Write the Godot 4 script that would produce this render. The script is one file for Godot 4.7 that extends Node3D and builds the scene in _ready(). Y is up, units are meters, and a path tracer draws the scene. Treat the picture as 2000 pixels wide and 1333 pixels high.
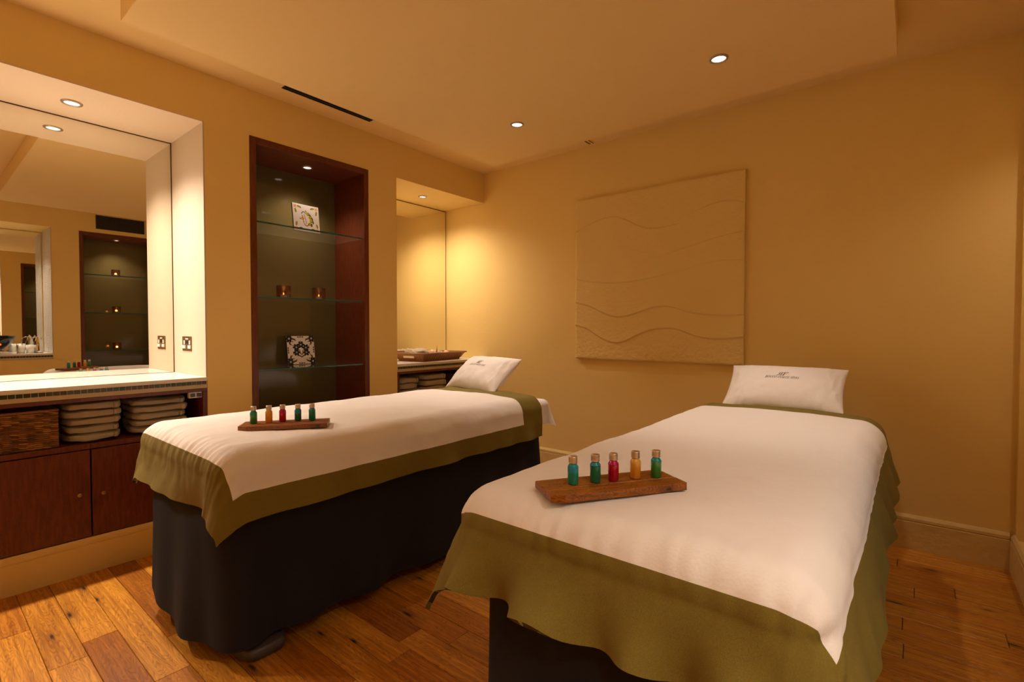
extends Node3D
# A spa treatment room: two massage tables, mirrored niches, a lit shelf recess. x runs from the
# left wall (x = 0) to the right wall, z from the back wall (z = 0) towards the camera, y is up.

const W := 3.325          # room width
const ZF := 4.7           # front wall behind the camera
const HC := 2.484         # upper ceiling
const HP := 2.358         # lowered ceiling panel
const HN := 2.23          # niche soffit
const HW := 0.866         # worktop

# ------------------------------------------------------------------ light settings
const EXPOSURE := 1.53
const LAMP := Color(1.0, 0.84, 0.72)       # linear colour of the halogen lamps
const E_NICHE := 2.25
const E_OPPOSITE := 1.27
const E_SMALL := 0.95
const E_CEIL := 0.85
const E_SHELF := 0.35
const E_ALCOVE := 0.22

var M := {}
var taken := {}
var rng := RandomNumberGenerator.new()

# ------------------------------------------------------------------ mesh builder
class MB:
	var v := PackedVector3Array()
	var n := PackedVector3Array()
	var u := PackedVector2Array()
	var ix := PackedInt32Array()

	func uv_of(p: Vector3, N: Vector3) -> Vector2:
		var a := N.abs()
		if a.y >= a.x and a.y >= a.z:
			return Vector2(p.x, p.z)
		if a.x >= a.z:
			return Vector2(p.z, p.y)
		return Vector2(p.x, p.y)

	func tri(a: Vector3, b: Vector3, c: Vector3, N: Vector3) -> void:
		var k := v.size()
		var flip: bool = (b - a).cross(c - a).dot(N) > 0.0
		for p in ([a, c, b] if flip else [a, b, c]):
			v.append(p)
			n.append(N)
			u.append(uv_of(p, N))
		ix.append_array([k, k + 1, k + 2])

	func quad(a: Vector3, b: Vector3, c: Vector3, d: Vector3, N: Vector3) -> void:
		tri(a, b, c, N)
		tri(a, c, d, N)

	func uvquad(a: Vector3, b: Vector3, c: Vector3, d: Vector3, N: Vector3) -> void:
		# a bottom-left, b bottom-right, c top-right, d top-left, as read from the front
		var k := v.size()
		var uvs := [Vector2(0, 1), Vector2(1, 1), Vector2(1, 0), Vector2(0, 0)]
		var ps := [a, b, c, d]
		for i in 4:
			v.append(ps[i])
			n.append(N)
			u.append(uvs[i])
		if (b - a).cross(c - a).dot(N) > 0.0:
			ix.append_array([k, k + 2, k + 1, k, k + 3, k + 2])
		else:
			ix.append_array([k, k + 1, k + 2, k, k + 2, k + 3])

	func box(lo: Vector3, hi: Vector3, b := 0.0) -> MB:
		var c := (lo + hi) * 0.5
		var h := (hi - lo) * 0.5
		b = minf(b, minf(h.x, minf(h.y, h.z)) * 0.9)
		for i in 3:
			var j := (i + 1) % 3
			var k := (i + 2) % 3
			for s in [-1.0, 1.0]:
				var N := Vector3.ZERO
				N[i] = s
				var q := []
				for w in [[-1.0, -1.0], [1.0, -1.0], [1.0, 1.0], [-1.0, 1.0]]:
					var p := c
					p[i] += s * h[i]
					p[j] += w[0] * (h[j] - b)
					p[k] += w[1] * (h[k] - b)
					q.append(p)
				quad(q[0], q[1], q[2], q[3], N)
				if b > 0.0:
					for s2 in [-1.0, 1.0]:
						var N2 := Vector3.ZERO
						N2[i] = s
						N2[j] = s2
						N2 = N2.normalized()
						var e := []
						for t in [-1.0, 1.0]:
							var p1 := c
							p1[i] += s * h[i]
							p1[j] += s2 * (h[j] - b)
							p1[k] += t * (h[k] - b)
							var p2 := c
							p2[i] += s * (h[i] - b)
							p2[j] += s2 * h[j]
							p2[k] += t * (h[k] - b)
							e.append([p1, p2])
						quad(e[0][0], e[0][1], e[1][1], e[1][0], N2)
		if b > 0.0:
			for sx in [-1.0, 1.0]:
				for sy in [-1.0, 1.0]:
					for sz in [-1.0, 1.0]:
						var p := c + Vector3(sx * h.x, sy * h.y, sz * h.z)
						tri(p - Vector3(0, sy * b, sz * b), p - Vector3(sx * b, 0, sz * b), p - Vector3(sx * b, sy * b, 0), Vector3(sx, sy, sz).normalized())
		return self

	func raw_grid(P: PackedVector3Array, N: PackedVector3Array, UV: PackedVector2Array, nu: int, nv: int) -> MB:
		# (nu + 1) x (nv + 1) points, row by row, with normals
		var k := v.size()
		v.append_array(P)
		n.append_array(N)
		u.append_array(UV)
		for j in nv:
			for i in nu:
				var a := k + j * (nu + 1) + i
				var b := a + 1
				var c := a + nu + 2
				var d := a + nu + 1
				var f := (v[b] - v[a]).cross(v[c] - v[a]) + (v[c] - v[a]).cross(v[d] - v[a])
				if f.dot(n[a] + n[c]) > 0.0:
					ix.append_array([a, c, b, a, d, c])
				else:
					ix.append_array([a, b, c, a, c, d])
		return self

	func grid(P: PackedVector3Array, UV: PackedVector2Array, nu: int, nv: int, outward: Vector3, ctr: Vector3, wrap := false, outs := PackedVector3Array()) -> MB:
		# smooth grid; normals point along outward, or away from ctr when outward is zero
		var N := PackedVector3Array()
		N.resize(P.size())
		for j in nv + 1:
			for i in nu + 1:
				var il := i - 1
				var ir := i + 1
				if wrap:
					il = nu - 1 if i == 0 else i - 1
					ir = 1 if i == nu else i + 1
				il = maxi(il, 0)
				ir = mini(ir, nu)
				var du := P[j * (nu + 1) + ir] - P[j * (nu + 1) + il]
				var dv := P[mini(j + 1, nv) * (nu + 1) + i] - P[maxi(j - 1, 0) * (nu + 1) + i]
				var m := du.cross(dv)
				m = m.normalized() if m.length() > 1e-12 else Vector3.UP
				var o := outward if outward != Vector3.ZERO else P[j * (nu + 1) + i] - ctr
				if outs.size() > 0:
					o = outs[j * (nu + 1) + i]
				if m.dot(o) < 0.0:
					m = -m
				N[j * (nu + 1) + i] = m
		return raw_grid(P, N, UV, nu, nv)

	func lathe(prof: Array, seg: int, at := Vector3.ZERO, sharp := []) -> MB:
		# prof: [radius, height]; bands get their own normals, smooth unless their index is in sharp
		var np := prof.size()
		var bn := []
		for i in np - 1:
			var d := Vector2(prof[i + 1][0] - prof[i][0], prof[i + 1][1] - prof[i][1])
			bn.append(Vector2(d.y, -d.x).normalized())
		for i in np - 1:
			var n0: Vector2 = bn[i]
			var n1: Vector2 = bn[i]
			if not (i in sharp):
				if i > 0 and not ((i - 1) in sharp):
					n0 = (bn[i] + bn[i - 1]).normalized()
				if i < np - 2 and not ((i + 1) in sharp):
					n1 = (bn[i] + bn[i + 1]).normalized()
			var P := PackedVector3Array()
			var N := PackedVector3Array()
			var U := PackedVector2Array()
			for r in 2:
				var q = prof[i + r]
				var m: Vector2 = n0 if r == 0 else n1
				for s in seg + 1:
					var a := TAU * s / seg
					P.append(at + Vector3(cos(a) * q[0], q[1], sin(a) * q[0]))
					N.append(Vector3(cos(a) * m.x, m.y, sin(a) * m.x))
					U.append(Vector2(float(s) / seg, q[1]))
			raw_grid(P, N, U, seg, 1)
		return self

	func tube(path: Array, r: float, seg := 8) -> MB:
		var P := PackedVector3Array()
		var N := PackedVector3Array()
		var U := PackedVector2Array()
		for j in path.size():
			var t: Vector3 = (path[mini(j + 1, path.size() - 1)] - path[maxi(j - 1, 0)]).normalized()
			var a := t.cross(Vector3.UP if absf(t.y) < 0.9 else Vector3.RIGHT).normalized()
			var b := t.cross(a)
			for s in seg + 1:
				var w := TAU * s / seg
				var d := a * cos(w) + b * sin(w)
				P.append(path[j] + d * r)
				N.append(d)
				U.append(Vector2(float(s) / seg, j))
		return raw_grid(P, N, U, seg, path.size() - 1)

	func soft(c: Vector3, h: Vector3, e: float, nu: int, nv: int, noise: FastNoiseLite = null, amp := 0.0) -> MB:
		# super-ellipsoid: a cushion-like slab
		var P := PackedVector3Array()
		var U := PackedVector2Array()
		for j in nv + 1:
			var b := -PI / 2 + PI * j / nv
			for i in nu + 1:
				var a := TAU * (i % nu) / nu
				var d := Vector3(sp(cos(b), e) * sp(cos(a), e), sp(sin(b), e), sp(cos(b), e) * sp(sin(a), e))
				var p := c + d * h
				if noise:
					p += d.normalized() * amp * noise.get_noise_3dv(p)
				P.append(p)
				U.append(Vector2(float(i) / nu, float(j) / nv))
		return grid(P, U, nu, nv, Vector3.ZERO, c, true)

	static func sp(x: float, e: float) -> float:
		return signf(x) * pow(absf(x), e)

	func profile(pts: Array, a: Vector3, b: Vector3, outward: Vector3) -> MB:
		# extrudes [depth, height] points from a to b; depth runs along outward
		var along := (b - a).normalized()
		for i in pts.size() - 1:
			var p: Vector3 = outward * pts[i][0] + Vector3(0, pts[i][1], 0)
			var q: Vector3 = outward * pts[i + 1][0] + Vector3(0, pts[i + 1][1], 0)
			var N := along.cross(q - p).normalized()
			if N.dot(outward + Vector3.UP * 0.3) < 0.0:
				N = -N
			quad(a + p, b + p, b + q, a + q, N)
		for e in [[a, -along], [b, along]]:
			var o := Vector3.ZERO
			for q in pts:
				o += outward * q[0] + Vector3(0, q[1], 0)
			o /= pts.size()
			for i in pts.size():
				var p = pts[i]
				var q = pts[(i + 1) % pts.size()]
				tri(e[0] + o, e[0] + outward * p[0] + Vector3(0, p[1], 0), e[0] + outward * q[0] + Vector3(0, q[1], 0), e[1])
		return self

	func mesh() -> ArrayMesh:
		var arr := []
		arr.resize(Mesh.ARRAY_MAX)
		arr[Mesh.ARRAY_VERTEX] = v
		arr[Mesh.ARRAY_NORMAL] = n
		arr[Mesh.ARRAY_TEX_UV] = u
		arr[Mesh.ARRAY_INDEX] = ix
		var m := ArrayMesh.new()
		m.add_surface_from_arrays(Mesh.PRIMITIVE_TRIANGLES, arr)
		return m

# ------------------------------------------------------------------ scene helpers
func numbered(called: String) -> String:
	if not taken.has(called):
		taken[called] = 0
		return called
	taken[called] += 1
	return "%s_%03d" % [called, taken[called]]

func put(called: String, mb, material: Material, parent: Node = null) -> MeshInstance3D:
	var o := MeshInstance3D.new()
	o.mesh = mb.mesh() if mb is MB else mb
	o.material_override = material
	o.name = numbered(called) if parent == null else called
	(self if parent == null else parent).add_child(o, true)
	return o

func tag(o: Node, label: String, category: String, group := "") -> Node:
	o.set_meta("label", label)
	o.set_meta("category", category)
	if group != "":
		o.set_meta("group", group)
	return o

func thing(called: String, at: Vector3, label: String, category: String, group := "", turn := 0.0) -> Node3D:
	var o := Node3D.new()
	o.name = numbered(called)
	add_child(o)
	o.position = at
	o.rotation.y = turn
	tag(o, label, category, group)
	return o

func struct(called: String, mb, material: Material) -> MeshInstance3D:
	var o := put(called, mb, material)
	o.set_meta("kind", "structure")
	return o

func dup(src: Node3D, at: Vector3, label: String) -> Node3D:
	var c: Node3D = src.duplicate()
	var base: String = src.name
	c.name = numbered(base)
	add_child(c)
	c.position = at
	c.set_meta("label", label)
	return c

func mat(called: String, lin: Color, rough: float, metal := 0.0) -> StandardMaterial3D:
	# lin: linear base colour
	var m := StandardMaterial3D.new()
	m.resource_name = called
	m.albedo_color = lin.linear_to_srgb()
	m.roughness = rough
	m.metallic = metal
	M[called] = m
	return m

func noise(freq: float, sd: int, octaves := 4) -> FastNoiseLite:
	var f := FastNoiseLite.new()
	f.seed = sd
	f.frequency = freq
	f.noise_type = FastNoiseLite.TYPE_SIMPLEX_SMOOTH
	f.fractal_octaves = octaves
	return f

func relief(m: StandardMaterial3D, size: int, freq: float, sd: int, strength: float, scale: float) -> void:
	var img := noise(freq, sd).get_seamless_image(size, size)
	img.convert(Image.FORMAT_RGBA8)
	img.bump_map_to_normal_map(strength)
	m.normal_enabled = true
	m.normal_texture = ImageTexture.create_from_image(img)
	m.uv1_triplanar = true
	m.uv1_world_triplanar = true
	m.uv1_scale = Vector3.ONE * scale

# ------------------------------------------------------------------ textures
func wood_image(w: int, h: int, dark: Color, light: Color, sd: int, knots: int, rings: float) -> Image:
	# grain runs along u; colours are sRGB
	var streak := noise(0.05, sd, 3).get_seamless_image(64, h)
	streak.resize(w, h, Image.INTERPOLATE_CUBIC)
	var fine := noise(0.22, sd + 1, 2).get_seamless_image(128, h)
	fine.resize(w, h, Image.INTERPOLATE_CUBIC)
	var warp := noise(0.012, sd + 2, 3).get_seamless_image(256, h)
	warp.resize(w, h, Image.INTERPOLATE_CUBIC)
	for i in [streak, fine, warp]:
		i.convert(Image.FORMAT_L8)
	var sb: PackedByteArray = streak.get_data()
	var fb: PackedByteArray = fine.get_data()
	var wb: PackedByteArray = warp.get_data()
	var r := RandomNumberGenerator.new()
	r.seed = sd
	var ks := []
	for k in knots:
		ks.append([r.randf_range(0, w), r.randf_range(0, h), r.randf_range(7, 15)])
	var bend := PackedFloat32Array()
	bend.resize(w * h)
	var burn := PackedFloat32Array()
	burn.resize(w * h)
	for k in ks:
		var R: int = int(k[2] * 6)
		for dy in range(-R, R + 1):
			for dx in range(-R * 2, R * 2 + 1):
				var x := posmod(int(k[0]) + dx, w)
				var y := posmod(int(k[1]) + dy, h)
				var q: float = Vector2(dx * 0.5, dy).length() / k[2]
				bend[y * w + x] += signf(dy) * exp(-q * q * 0.16) * k[2] * 0.9
				burn[y * w + x] += exp(-q * q * 3.2) * 0.6 + 0.16 * exp(-q * q * 0.2)
	var out := PackedByteArray()
	out.resize(w * h * 3)
	for y in h:
		for x in w:
			var i := y * w + x
			var g := (wb[i] - 128.0) / 128.0
			var ring := 0.5 + 0.5 * sin((y - bend[i] + g * 60.0) * rings)
			ring = pow(ring, 3.0)
			var t := 0.62 + 0.32 * (sb[i] - 128.0) / 128.0 + 0.16 * (fb[i] - 128.0) / 128.0 - 0.30 * ring
			t = clampf(t, 0.0, 1.0)
			var b := clampf(1.0 - burn[i], 0.12, 1.0)
			for c in 3:
				out[i * 3 + c] = clampi(int(255.0 * lerpf(dark[c], light[c], t) * (b if c == 0 else b * (0.92 + 0.08 * b))), 0, 255)
	return Image.create_from_data(w, h, false, Image.FORMAT_RGB8, out)

func weave_image(sd: int) -> Image:
	# woven cloth: light and dark threads
	var s := 256
	var a := noise(0.3, sd, 2).get_seamless_image(s, 32)
	a.resize(s, s, Image.INTERPOLATE_NEAREST)
	var img := Image.create(s, s, false, Image.FORMAT_RGB8)
	var f := noise(0.25, sd + 5, 3)
	for y in s:
		for x in s:
			var twill := 0.5 + 0.5 * sin(TAU * (x + 2 * y) / 8.0)
			var t := 0.78 + 0.16 * twill + 0.14 * f.get_noise_2d(x * 0.35, y * 3.0) + 0.14 * f.get_noise_2d(x * 3.0 + 700.0, y * 0.35)
			t = clampf(t, 0.0, 1.0)
			img.set_pixel(x, y, Color(t, t, t * 0.97))
	return img

func blob(img: Image, c: Vector2, r: Vector2, turn: float, col: Color) -> void:
	var s := img.get_width()
	var R := maxf(r.x, r.y) * s
	for y in range(int(c.y * s - R) - 1, int(c.y * s + R) + 2):
		for x in range(int(c.x * s - R) - 1, int(c.x * s + R) + 2):
			if x < 0 or y < 0 or x >= s or y >= s:
				continue
			var d := (Vector2(x + 0.5, y + 0.5) / s - c).rotated(-turn) / r
			if d.length() < 1.0:
				img.set_pixel(x, y, col)

func stroke(img: Image, pts: Array, r: float, col: Color) -> void:
	for i in pts.size() - 1:
		for k in 14:
			blob(img, pts[i].lerp(pts[i + 1], k / 14.0), Vector2(r, r), 0, col)

func flower(img: Image, c: Vector2, r: float, petals: int, col: Color, heart: Color) -> void:
	for k in petals:
		var a := TAU * k / petals
		blob(img, c + Vector2(cos(a), sin(a)) * r * 0.6, Vector2(r * 0.55, r * 0.34), a, col)
	blob(img, c, Vector2(r, r) * 0.3, 0, heart)

func leaf(img: Image, c: Vector2, r: float, turn: float, a: Color, b: Color) -> void:
	blob(img, c, Vector2(r, r * 0.42), turn, a)
	blob(img, c + Vector2(0, r * 0.12).rotated(turn), Vector2(r * 0.8, r * 0.22), turn, b)

func fruit_tile_image() -> Image:
	var img := Image.create(192, 192, false, Image.FORMAT_RGB8)
	img.fill(Color(0.93, 0.9, 0.86))
	var f := noise(0.2, 44, 2)
	for y in 192:
		for x in 192:
			var k := 1.0 + 0.06 * f.get_noise_2d(x, y)
			img.set_pixel(x, y, Color(0.91 * k, 0.88 * k, 0.84 * k))
	var green := Color(0.30, 0.33, 0.08)
	var lime := Color(0.72, 0.66, 0.12)
	var orange := Color(0.86, 0.45, 0.13)
	var brown := Color(0.33, 0.16, 0.06)
	for c in 4:
		var q := [Vector2(0.1, 0.1), Vector2(0.9, 0.1), Vector2(0.9, 0.9), Vector2(0.1, 0.9)]
		var p: Vector2 = q[c]
		flower(img, p, 0.07, 5, Color(0.93, 0.72, 0.55), orange)
		var inx := 1.0 if p.x < 0.5 else -1.0
		var iny := 1.0 if p.y < 0.5 else -1.0
		leaf(img, p + Vector2(0.15 * inx, 0.005 * iny), 0.08, 0.25 * inx * iny, green, lime)
		leaf(img, p + Vector2(0.005 * inx, 0.16 * iny), 0.08, PI / 2 - 0.2 * inx * iny, green, lime)
	for k in 4:
		var p2: Vector2 = [Vector2(0.57, 0.33), Vector2(0.65, 0.45), Vector2(0.68, 0.58), Vector2(0.62, 0.70)][k]
		leaf(img, p2 + Vector2(0.07, 0.03), 0.07, 0.8 + k * 0.3, green, green.lightened(0.1))
		blob(img, p2, Vector2(0.065, 0.06), 0.4, Color(0.45, 0.4, 0.06))
		blob(img, p2 - Vector2(0.012, 0.008), Vector2(0.052, 0.048), 0.4, lime)
	leaf(img, Vector2(0.5, 0.24), 0.05, 1.2, lime, green)
	stroke(img, [Vector2(0.33, 0.34), Vector2(0.37, 0.27), Vector2(0.43, 0.26), Vector2(0.48, 0.33)], 0.012, brown)
	stroke(img, [Vector2(0.42, 0.36), Vector2(0.46, 0.5), Vector2(0.48, 0.62), Vector2(0.5, 0.72)], 0.009, Color(0.55, 0.25, 0.15))
	stroke(img, [Vector2(0.40, 0.70), Vector2(0.46, 0.78), Vector2(0.54, 0.77), Vector2(0.58, 0.70)], 0.012, brown)
	flower(img, Vector2(0.36, 0.52), 0.06, 5, orange, Color(0.95, 0.75, 0.3))
	leaf(img, Vector2(0.27, 0.53), 0.035, 0.2, brown, brown)
	leaf(img, Vector2(0.38, 0.63), 0.045, 1.4, green, lime)
	leaf(img, Vector2(0.35, 0.43), 0.035, 0.9, green, green)
	return img

func blue_tile_image() -> Image:
	var img := Image.create(192, 192, false, Image.FORMAT_RGB8)
	img.fill(Color(0.90, 0.86, 0.80))
	var navy := Color(0.07, 0.09, 0.16)
	var teal := Color(0.12, 0.18, 0.17)
	var gold := Color(0.55, 0.42, 0.10)
	var rust := Color(0.36, 0.16, 0.10)
	for c in 4:
		var p: Vector2 = [Vector2(0.09, 0.09), Vector2(0.91, 0.09), Vector2(0.91, 0.91), Vector2(0.09, 0.91)][c]
		var inx := 1.0 if p.x < 0.5 else -1.0
		var iny := 1.0 if p.y < 0.5 else -1.0
		flower(img, p, 0.125, 6, navy, Color(0.7, 0.72, 0.72))
		leaf(img, p + Vector2(0.16 * inx, 0.02 * iny), 0.075, 0.3 * inx * iny, gold, teal)
		leaf(img, p + Vector2(0.02 * inx, 0.16 * iny), 0.075, PI / 2 - 0.3 * inx * iny, gold, teal)
		blob(img, p + Vector2(0.12 * inx, 0.11 * iny), Vector2(0.02, 0.02), 0, rust)
		blob(img, p + Vector2(0.22 * inx, 0.07 * iny), Vector2(0.018, 0.018), 0, rust)
		blob(img, p + Vector2(0.07 * inx, 0.22 * iny), Vector2(0.018, 0.018), 0, rust)
	for c in 4:
		for k in [-1, 0, 1]:
			var e := Vector2(0.5 + 0.08 * k, 0.035)
			e = (e - Vector2(0.5, 0.5)).rotated(c * PI / 2) + Vector2(0.5, 0.5)
			blob(img, e, Vector2(0.035, 0.02), c * PI / 2, rust if k else navy)
	for p in [Vector2(0.33, 0.40), Vector2(0.5, 0.31), Vector2(0.68, 0.42), Vector2(0.33, 0.58), Vector2(0.69, 0.59)]:
		flower(img, p, 0.115, 6, navy, Color(0.6, 0.65, 0.66))
		blob(img, p + (p - Vector2(0.5, 0.5)) * 0.65, Vector2(0.018, 0.018), 0, rust)
	for p in [Vector2(0.4, 0.42), Vector2(0.6, 0.43), Vector2(0.42, 0.57), Vector2(0.6, 0.58)]:
		stroke(img, [Vector2(0.51, 0.68), p], 0.009, Color(0.35, 0.26, 0.10))
		leaf(img, p.lerp(Vector2(0.51, 0.68), 0.4), 0.04, p.angle_to_point(Vector2(0.51, 0.68)), gold, teal)
	stroke(img, [Vector2(0.36, 0.69), Vector2(0.44, 0.70), Vector2(0.51, 0.75), Vector2(0.58, 0.70), Vector2(0.65, 0.68)], 0.018, rust.lerp(teal, 0.5))
	return img

func textured(m: StandardMaterial3D, img: Image, scale := Vector3.ONE) -> void:
	img.generate_mipmaps()
	m.albedo_texture = ImageTexture.create_from_image(img)
	m.uv1_scale = scale

func make_materials() -> void:
	var wall := mat("wall_paint", Color(0.87, 0.625, 0.215), 0.8)
	relief(wall, 256, 0.05, 3, 0.25, 2.2)
	var lining := mat("niche_soffit_lamp_tone", Color(0.78, 0.61, 0.42), 0.7)  # colour lifted to carry the lamplit brightness of the soffit
	relief(lining, 256, 0.05, 3, 0.25, 2.2)
	mat("niche_side_lamp_tone", Color(0.60, 0.49, 0.36), 0.55)  # colour held down to tame the lamplight on the niche side
	var ceil := mat("ceiling_paint", Color(0.88, 0.63, 0.265), 0.85)
	relief(ceil, 256, 0.05, 4, 0.15, 2.0)
	var skirting := mat("skirting_paint", Color(0.74, 0.53, 0.185), 0.42)
	relief(skirting, 128, 0.03, 5, 0.8, 3.0)
	var plaster := mat("plaster_relief", Color(0.82, 0.59, 0.215), 0.8)
	relief(plaster, 256, 0.06, 6, 1.0, 3.0)
	# wood
	var teak_img := wood_image(512, 512, Color(0.42, 0.20, 0.10), Color(0.66, 0.36, 0.19), 21, 0, 0.9)
	teak_img.rotate_90(CLOCKWISE)
	var teak := mat("teak_veneer", Color(0.50, 0.40, 0.34), 0.38)
	textured(teak, teak_img, Vector3(2.2, 2.2, 1))
	var oak_img := wood_image(1024, 512, Color(0.58, 0.345, 0.09), Color(0.93, 0.66, 0.23), 31, 5, 0.5)
	for t in [["oak_mid", Color(0.85, 0.80, 0.72)], ["oak_light", Color(1.0, 0.98, 0.92)], ["oak_warm", Color(0.82, 0.70, 0.56)], ["oak_dark", Color(0.62, 0.48, 0.34)]]:
		var o := mat(t[0], t[1], 0.38)
		textured(o, oak_img, Vector3(0.625, 2.5, 1))
	var board_img := wood_image(512, 256, Color(0.36, 0.17, 0.03), Color(0.78, 0.48, 0.13), 57, 2, 0.35)
	var board := mat("board_wood", Color(0.85, 0.84, 0.62), 0.4)
	textured(board, board_img, Vector3(2.8, 5.5, 1))
	mat("subfloor", Color(0.05, 0.03, 0.015), 0.9)
	# cloth
	var cotton := mat("white_cotton", Color(0.85, 0.79, 0.72), 0.85)
	cotton.rim_enabled = true
	cotton.rim = 0.15
	var cimg := noise(0.16, 71, 3).get_seamless_image(256, 256)
	cimg.convert(Image.FORMAT_RGBA8)
	cimg.bump_map_to_normal_map(1.0)
	cotton.normal_enabled = true
	cotton.normal_scale = 0.25
	cotton.normal_texture = ImageTexture.create_from_image(cimg)
	cotton.uv1_scale = Vector3(3, 3, 1)
	var olive := mat("olive_weave", Color(0.26, 0.185, 0.017), 0.9)
	var wimg := weave_image(81)
	textured(olive, wimg, Vector3(11, 11, 1))
	var wn: Image = wimg.duplicate()
	wn.clear_mipmaps()
	wn.convert(Image.FORMAT_RGBA8)
	wn.bump_map_to_normal_map(3.0)
	olive.normal_enabled = true
	olive.normal_texture = ImageTexture.create_from_image(wn)
	olive.normal_scale = 0.5
	var navy := mat("dark_skirt_cloth", Color(0.006, 0.006, 0.008), 0.95)
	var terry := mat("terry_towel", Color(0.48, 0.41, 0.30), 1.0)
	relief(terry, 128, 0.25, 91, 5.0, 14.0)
	mat("pillow_print", Color(0.16, 0.10, 0.08), 0.8)
	mat("mattress_vinyl", Color(0.5, 0.45, 0.38), 0.5)
	mat("pedestal_plastic", Color(0.06, 0.045, 0.035), 0.45)
	# stone, glass, metal
	var stone := mat("white_stone", Color(0.80, 0.76, 0.68), 0.18)
	stone.metallic_specular = 0.45
	mat("grout", Color(0.55, 0.46, 0.30), 0.8)
	for t in [["mosaic_green", Color(0.035, 0.055, 0.025)], ["mosaic_brown", Color(0.07, 0.05, 0.025)], ["mosaic_teal", Color(0.03, 0.06, 0.045)], ["mosaic_grey", Color(0.075, 0.065, 0.045)]]:
		mat(t[0], t[1], 0.15)
	var wt := mat("white_mosaic", Color(0.72, 0.68, 0.62), 0.2)
	wt.resource_name = "white_mosaic"
	var mirror := mat("mirror_silver", Color(0.86, 0.85, 0.78), 0.0, 1.0)
	mirror.metallic_specular = 1.0
	mat("dark_gap", Color(0.16, 0.09, 0.03), 0.8)  # brown painted for the shadow line round the mirrors; also fills panel slots
	var pane := mat("clear_glass", Color(0.75, 0.95, 0.85), 0.02)
	pane.albedo_color.a = 0.03
	pane.transparency = BaseMaterial3D.TRANSPARENCY_ALPHA
	var edge := mat("green_glass_edge", Color(0.03, 0.12, 0.08), 0.08)
	edge.albedo_color.a = 0.85
	edge.transparency = BaseMaterial3D.TRANSPARENCY_ALPHA
	var smoke := mat("smoked_glass", Color(0.05, 0.025, 0.012), 0.03)
	smoke.albedo_color.a = 0.5
	smoke.transparency = BaseMaterial3D.TRANSPARENCY_ALPHA
	var backglass := mat("bronze_back_glass", Color(0.115, 0.085, 0.028), 0.09)
	backglass.metallic_specular = 0.55
	mat("brushed_brass", Color(0.42, 0.30, 0.15), 0.35, 1.0)
	mat("chrome", Color(0.75, 0.72, 0.68), 0.08, 1.0)
	mat("aluminium_cap", Color(0.72, 0.64, 0.55), 0.3, 1.0)
	mat("lamp_ring", Color(0.45, 0.36, 0.26), 0.35, 0.6)
	mat("white_plastic", Color(0.82, 0.78, 0.70), 0.35)
	mat("black_glaze", Color(0.008, 0.007, 0.007), 0.12)
	mat("dark_red_glass", Color(0.06, 0.008, 0.006), 0.25)
	mat("grille_metal", Color(0.05, 0.045, 0.035), 0.5, 0.3)
	mat("tile_edge", Color(0.02, 0.017, 0.014), 0.4)
	mat("wax", Color(0.8, 0.72, 0.55), 0.6)
	mat("wicker", Color(0.25, 0.105, 0.03), 0.6)
	mat("wicker_light", Color(0.42, 0.19, 0.06), 0.6)
	mat("wicker_dark", Color(0.15, 0.06, 0.018), 0.7)
	mat("shell_pink", Color(0.75, 0.45, 0.27), 0.4)
	mat("tray_cane", Color(0.28, 0.11, 0.03), 0.55)
	var lens := mat("lamp_glow", Color(0.9, 0.85, 0.8), 0.4)
	lens.emission_enabled = true
	lens.emission = Color(1.0, 0.93, 0.86)
	lens.emission_energy_multiplier = 2.2
	var flame := mat("flame_glow", Color(0.9, 0.6, 0.2), 0.5)
	flame.emission_enabled = true
	flame.emission = Color(1.0, 0.55, 0.16)
	flame.emission_energy_multiplier = 9.0
	var oval_mat := mat("orange_oval_glow", Color(0.8, 0.25, 0.05), 0.5)
	oval_mat.emission_enabled = true
	oval_mat.emission = Color(1.0, 0.30, 0.06)
	oval_mat.emission_energy_multiplier = 1.2
	var ft := mat("fruit_tile_glaze", Color.WHITE, 0.15)
	textured(ft, fruit_tile_image())
	var bt := mat("blue_tile_glaze", Color.WHITE, 0.15)
	textured(bt, blue_tile_image())
	for t in [["teal", Color(0.0, 0.30, 0.36), Color(0.0, 0.26, 0.16)], ["bluegreen", Color(0.0, 0.26, 0.36), Color(0.0, 0.16, 0.07)], ["red", Color(0.55, 0.0, 0.12), Color(0.48, 0.0, 0.02)], ["amber", Color(0.85, 0.50, 0.08), Color(0.80, 0.38, 0.03)], ["green", Color(0.0, 0.30, 0.32), Color(0.04, 0.24, 0.03)]]:
		for k in 2:
			var g := mat(t[0] + ("_glass" if k == 0 else "_liquid"), t[1 + k], 0.08)
			g.backlight_enabled = true
			g.backlight = Color(t[1 + k].r * 0.8, t[1 + k].g * 0.8, t[1 + k].b * 0.8).linear_to_srgb()
			g.clearcoat_enabled = true
			g.clearcoat = 0.6
			g.clearcoat_roughness = 0.05

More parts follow.
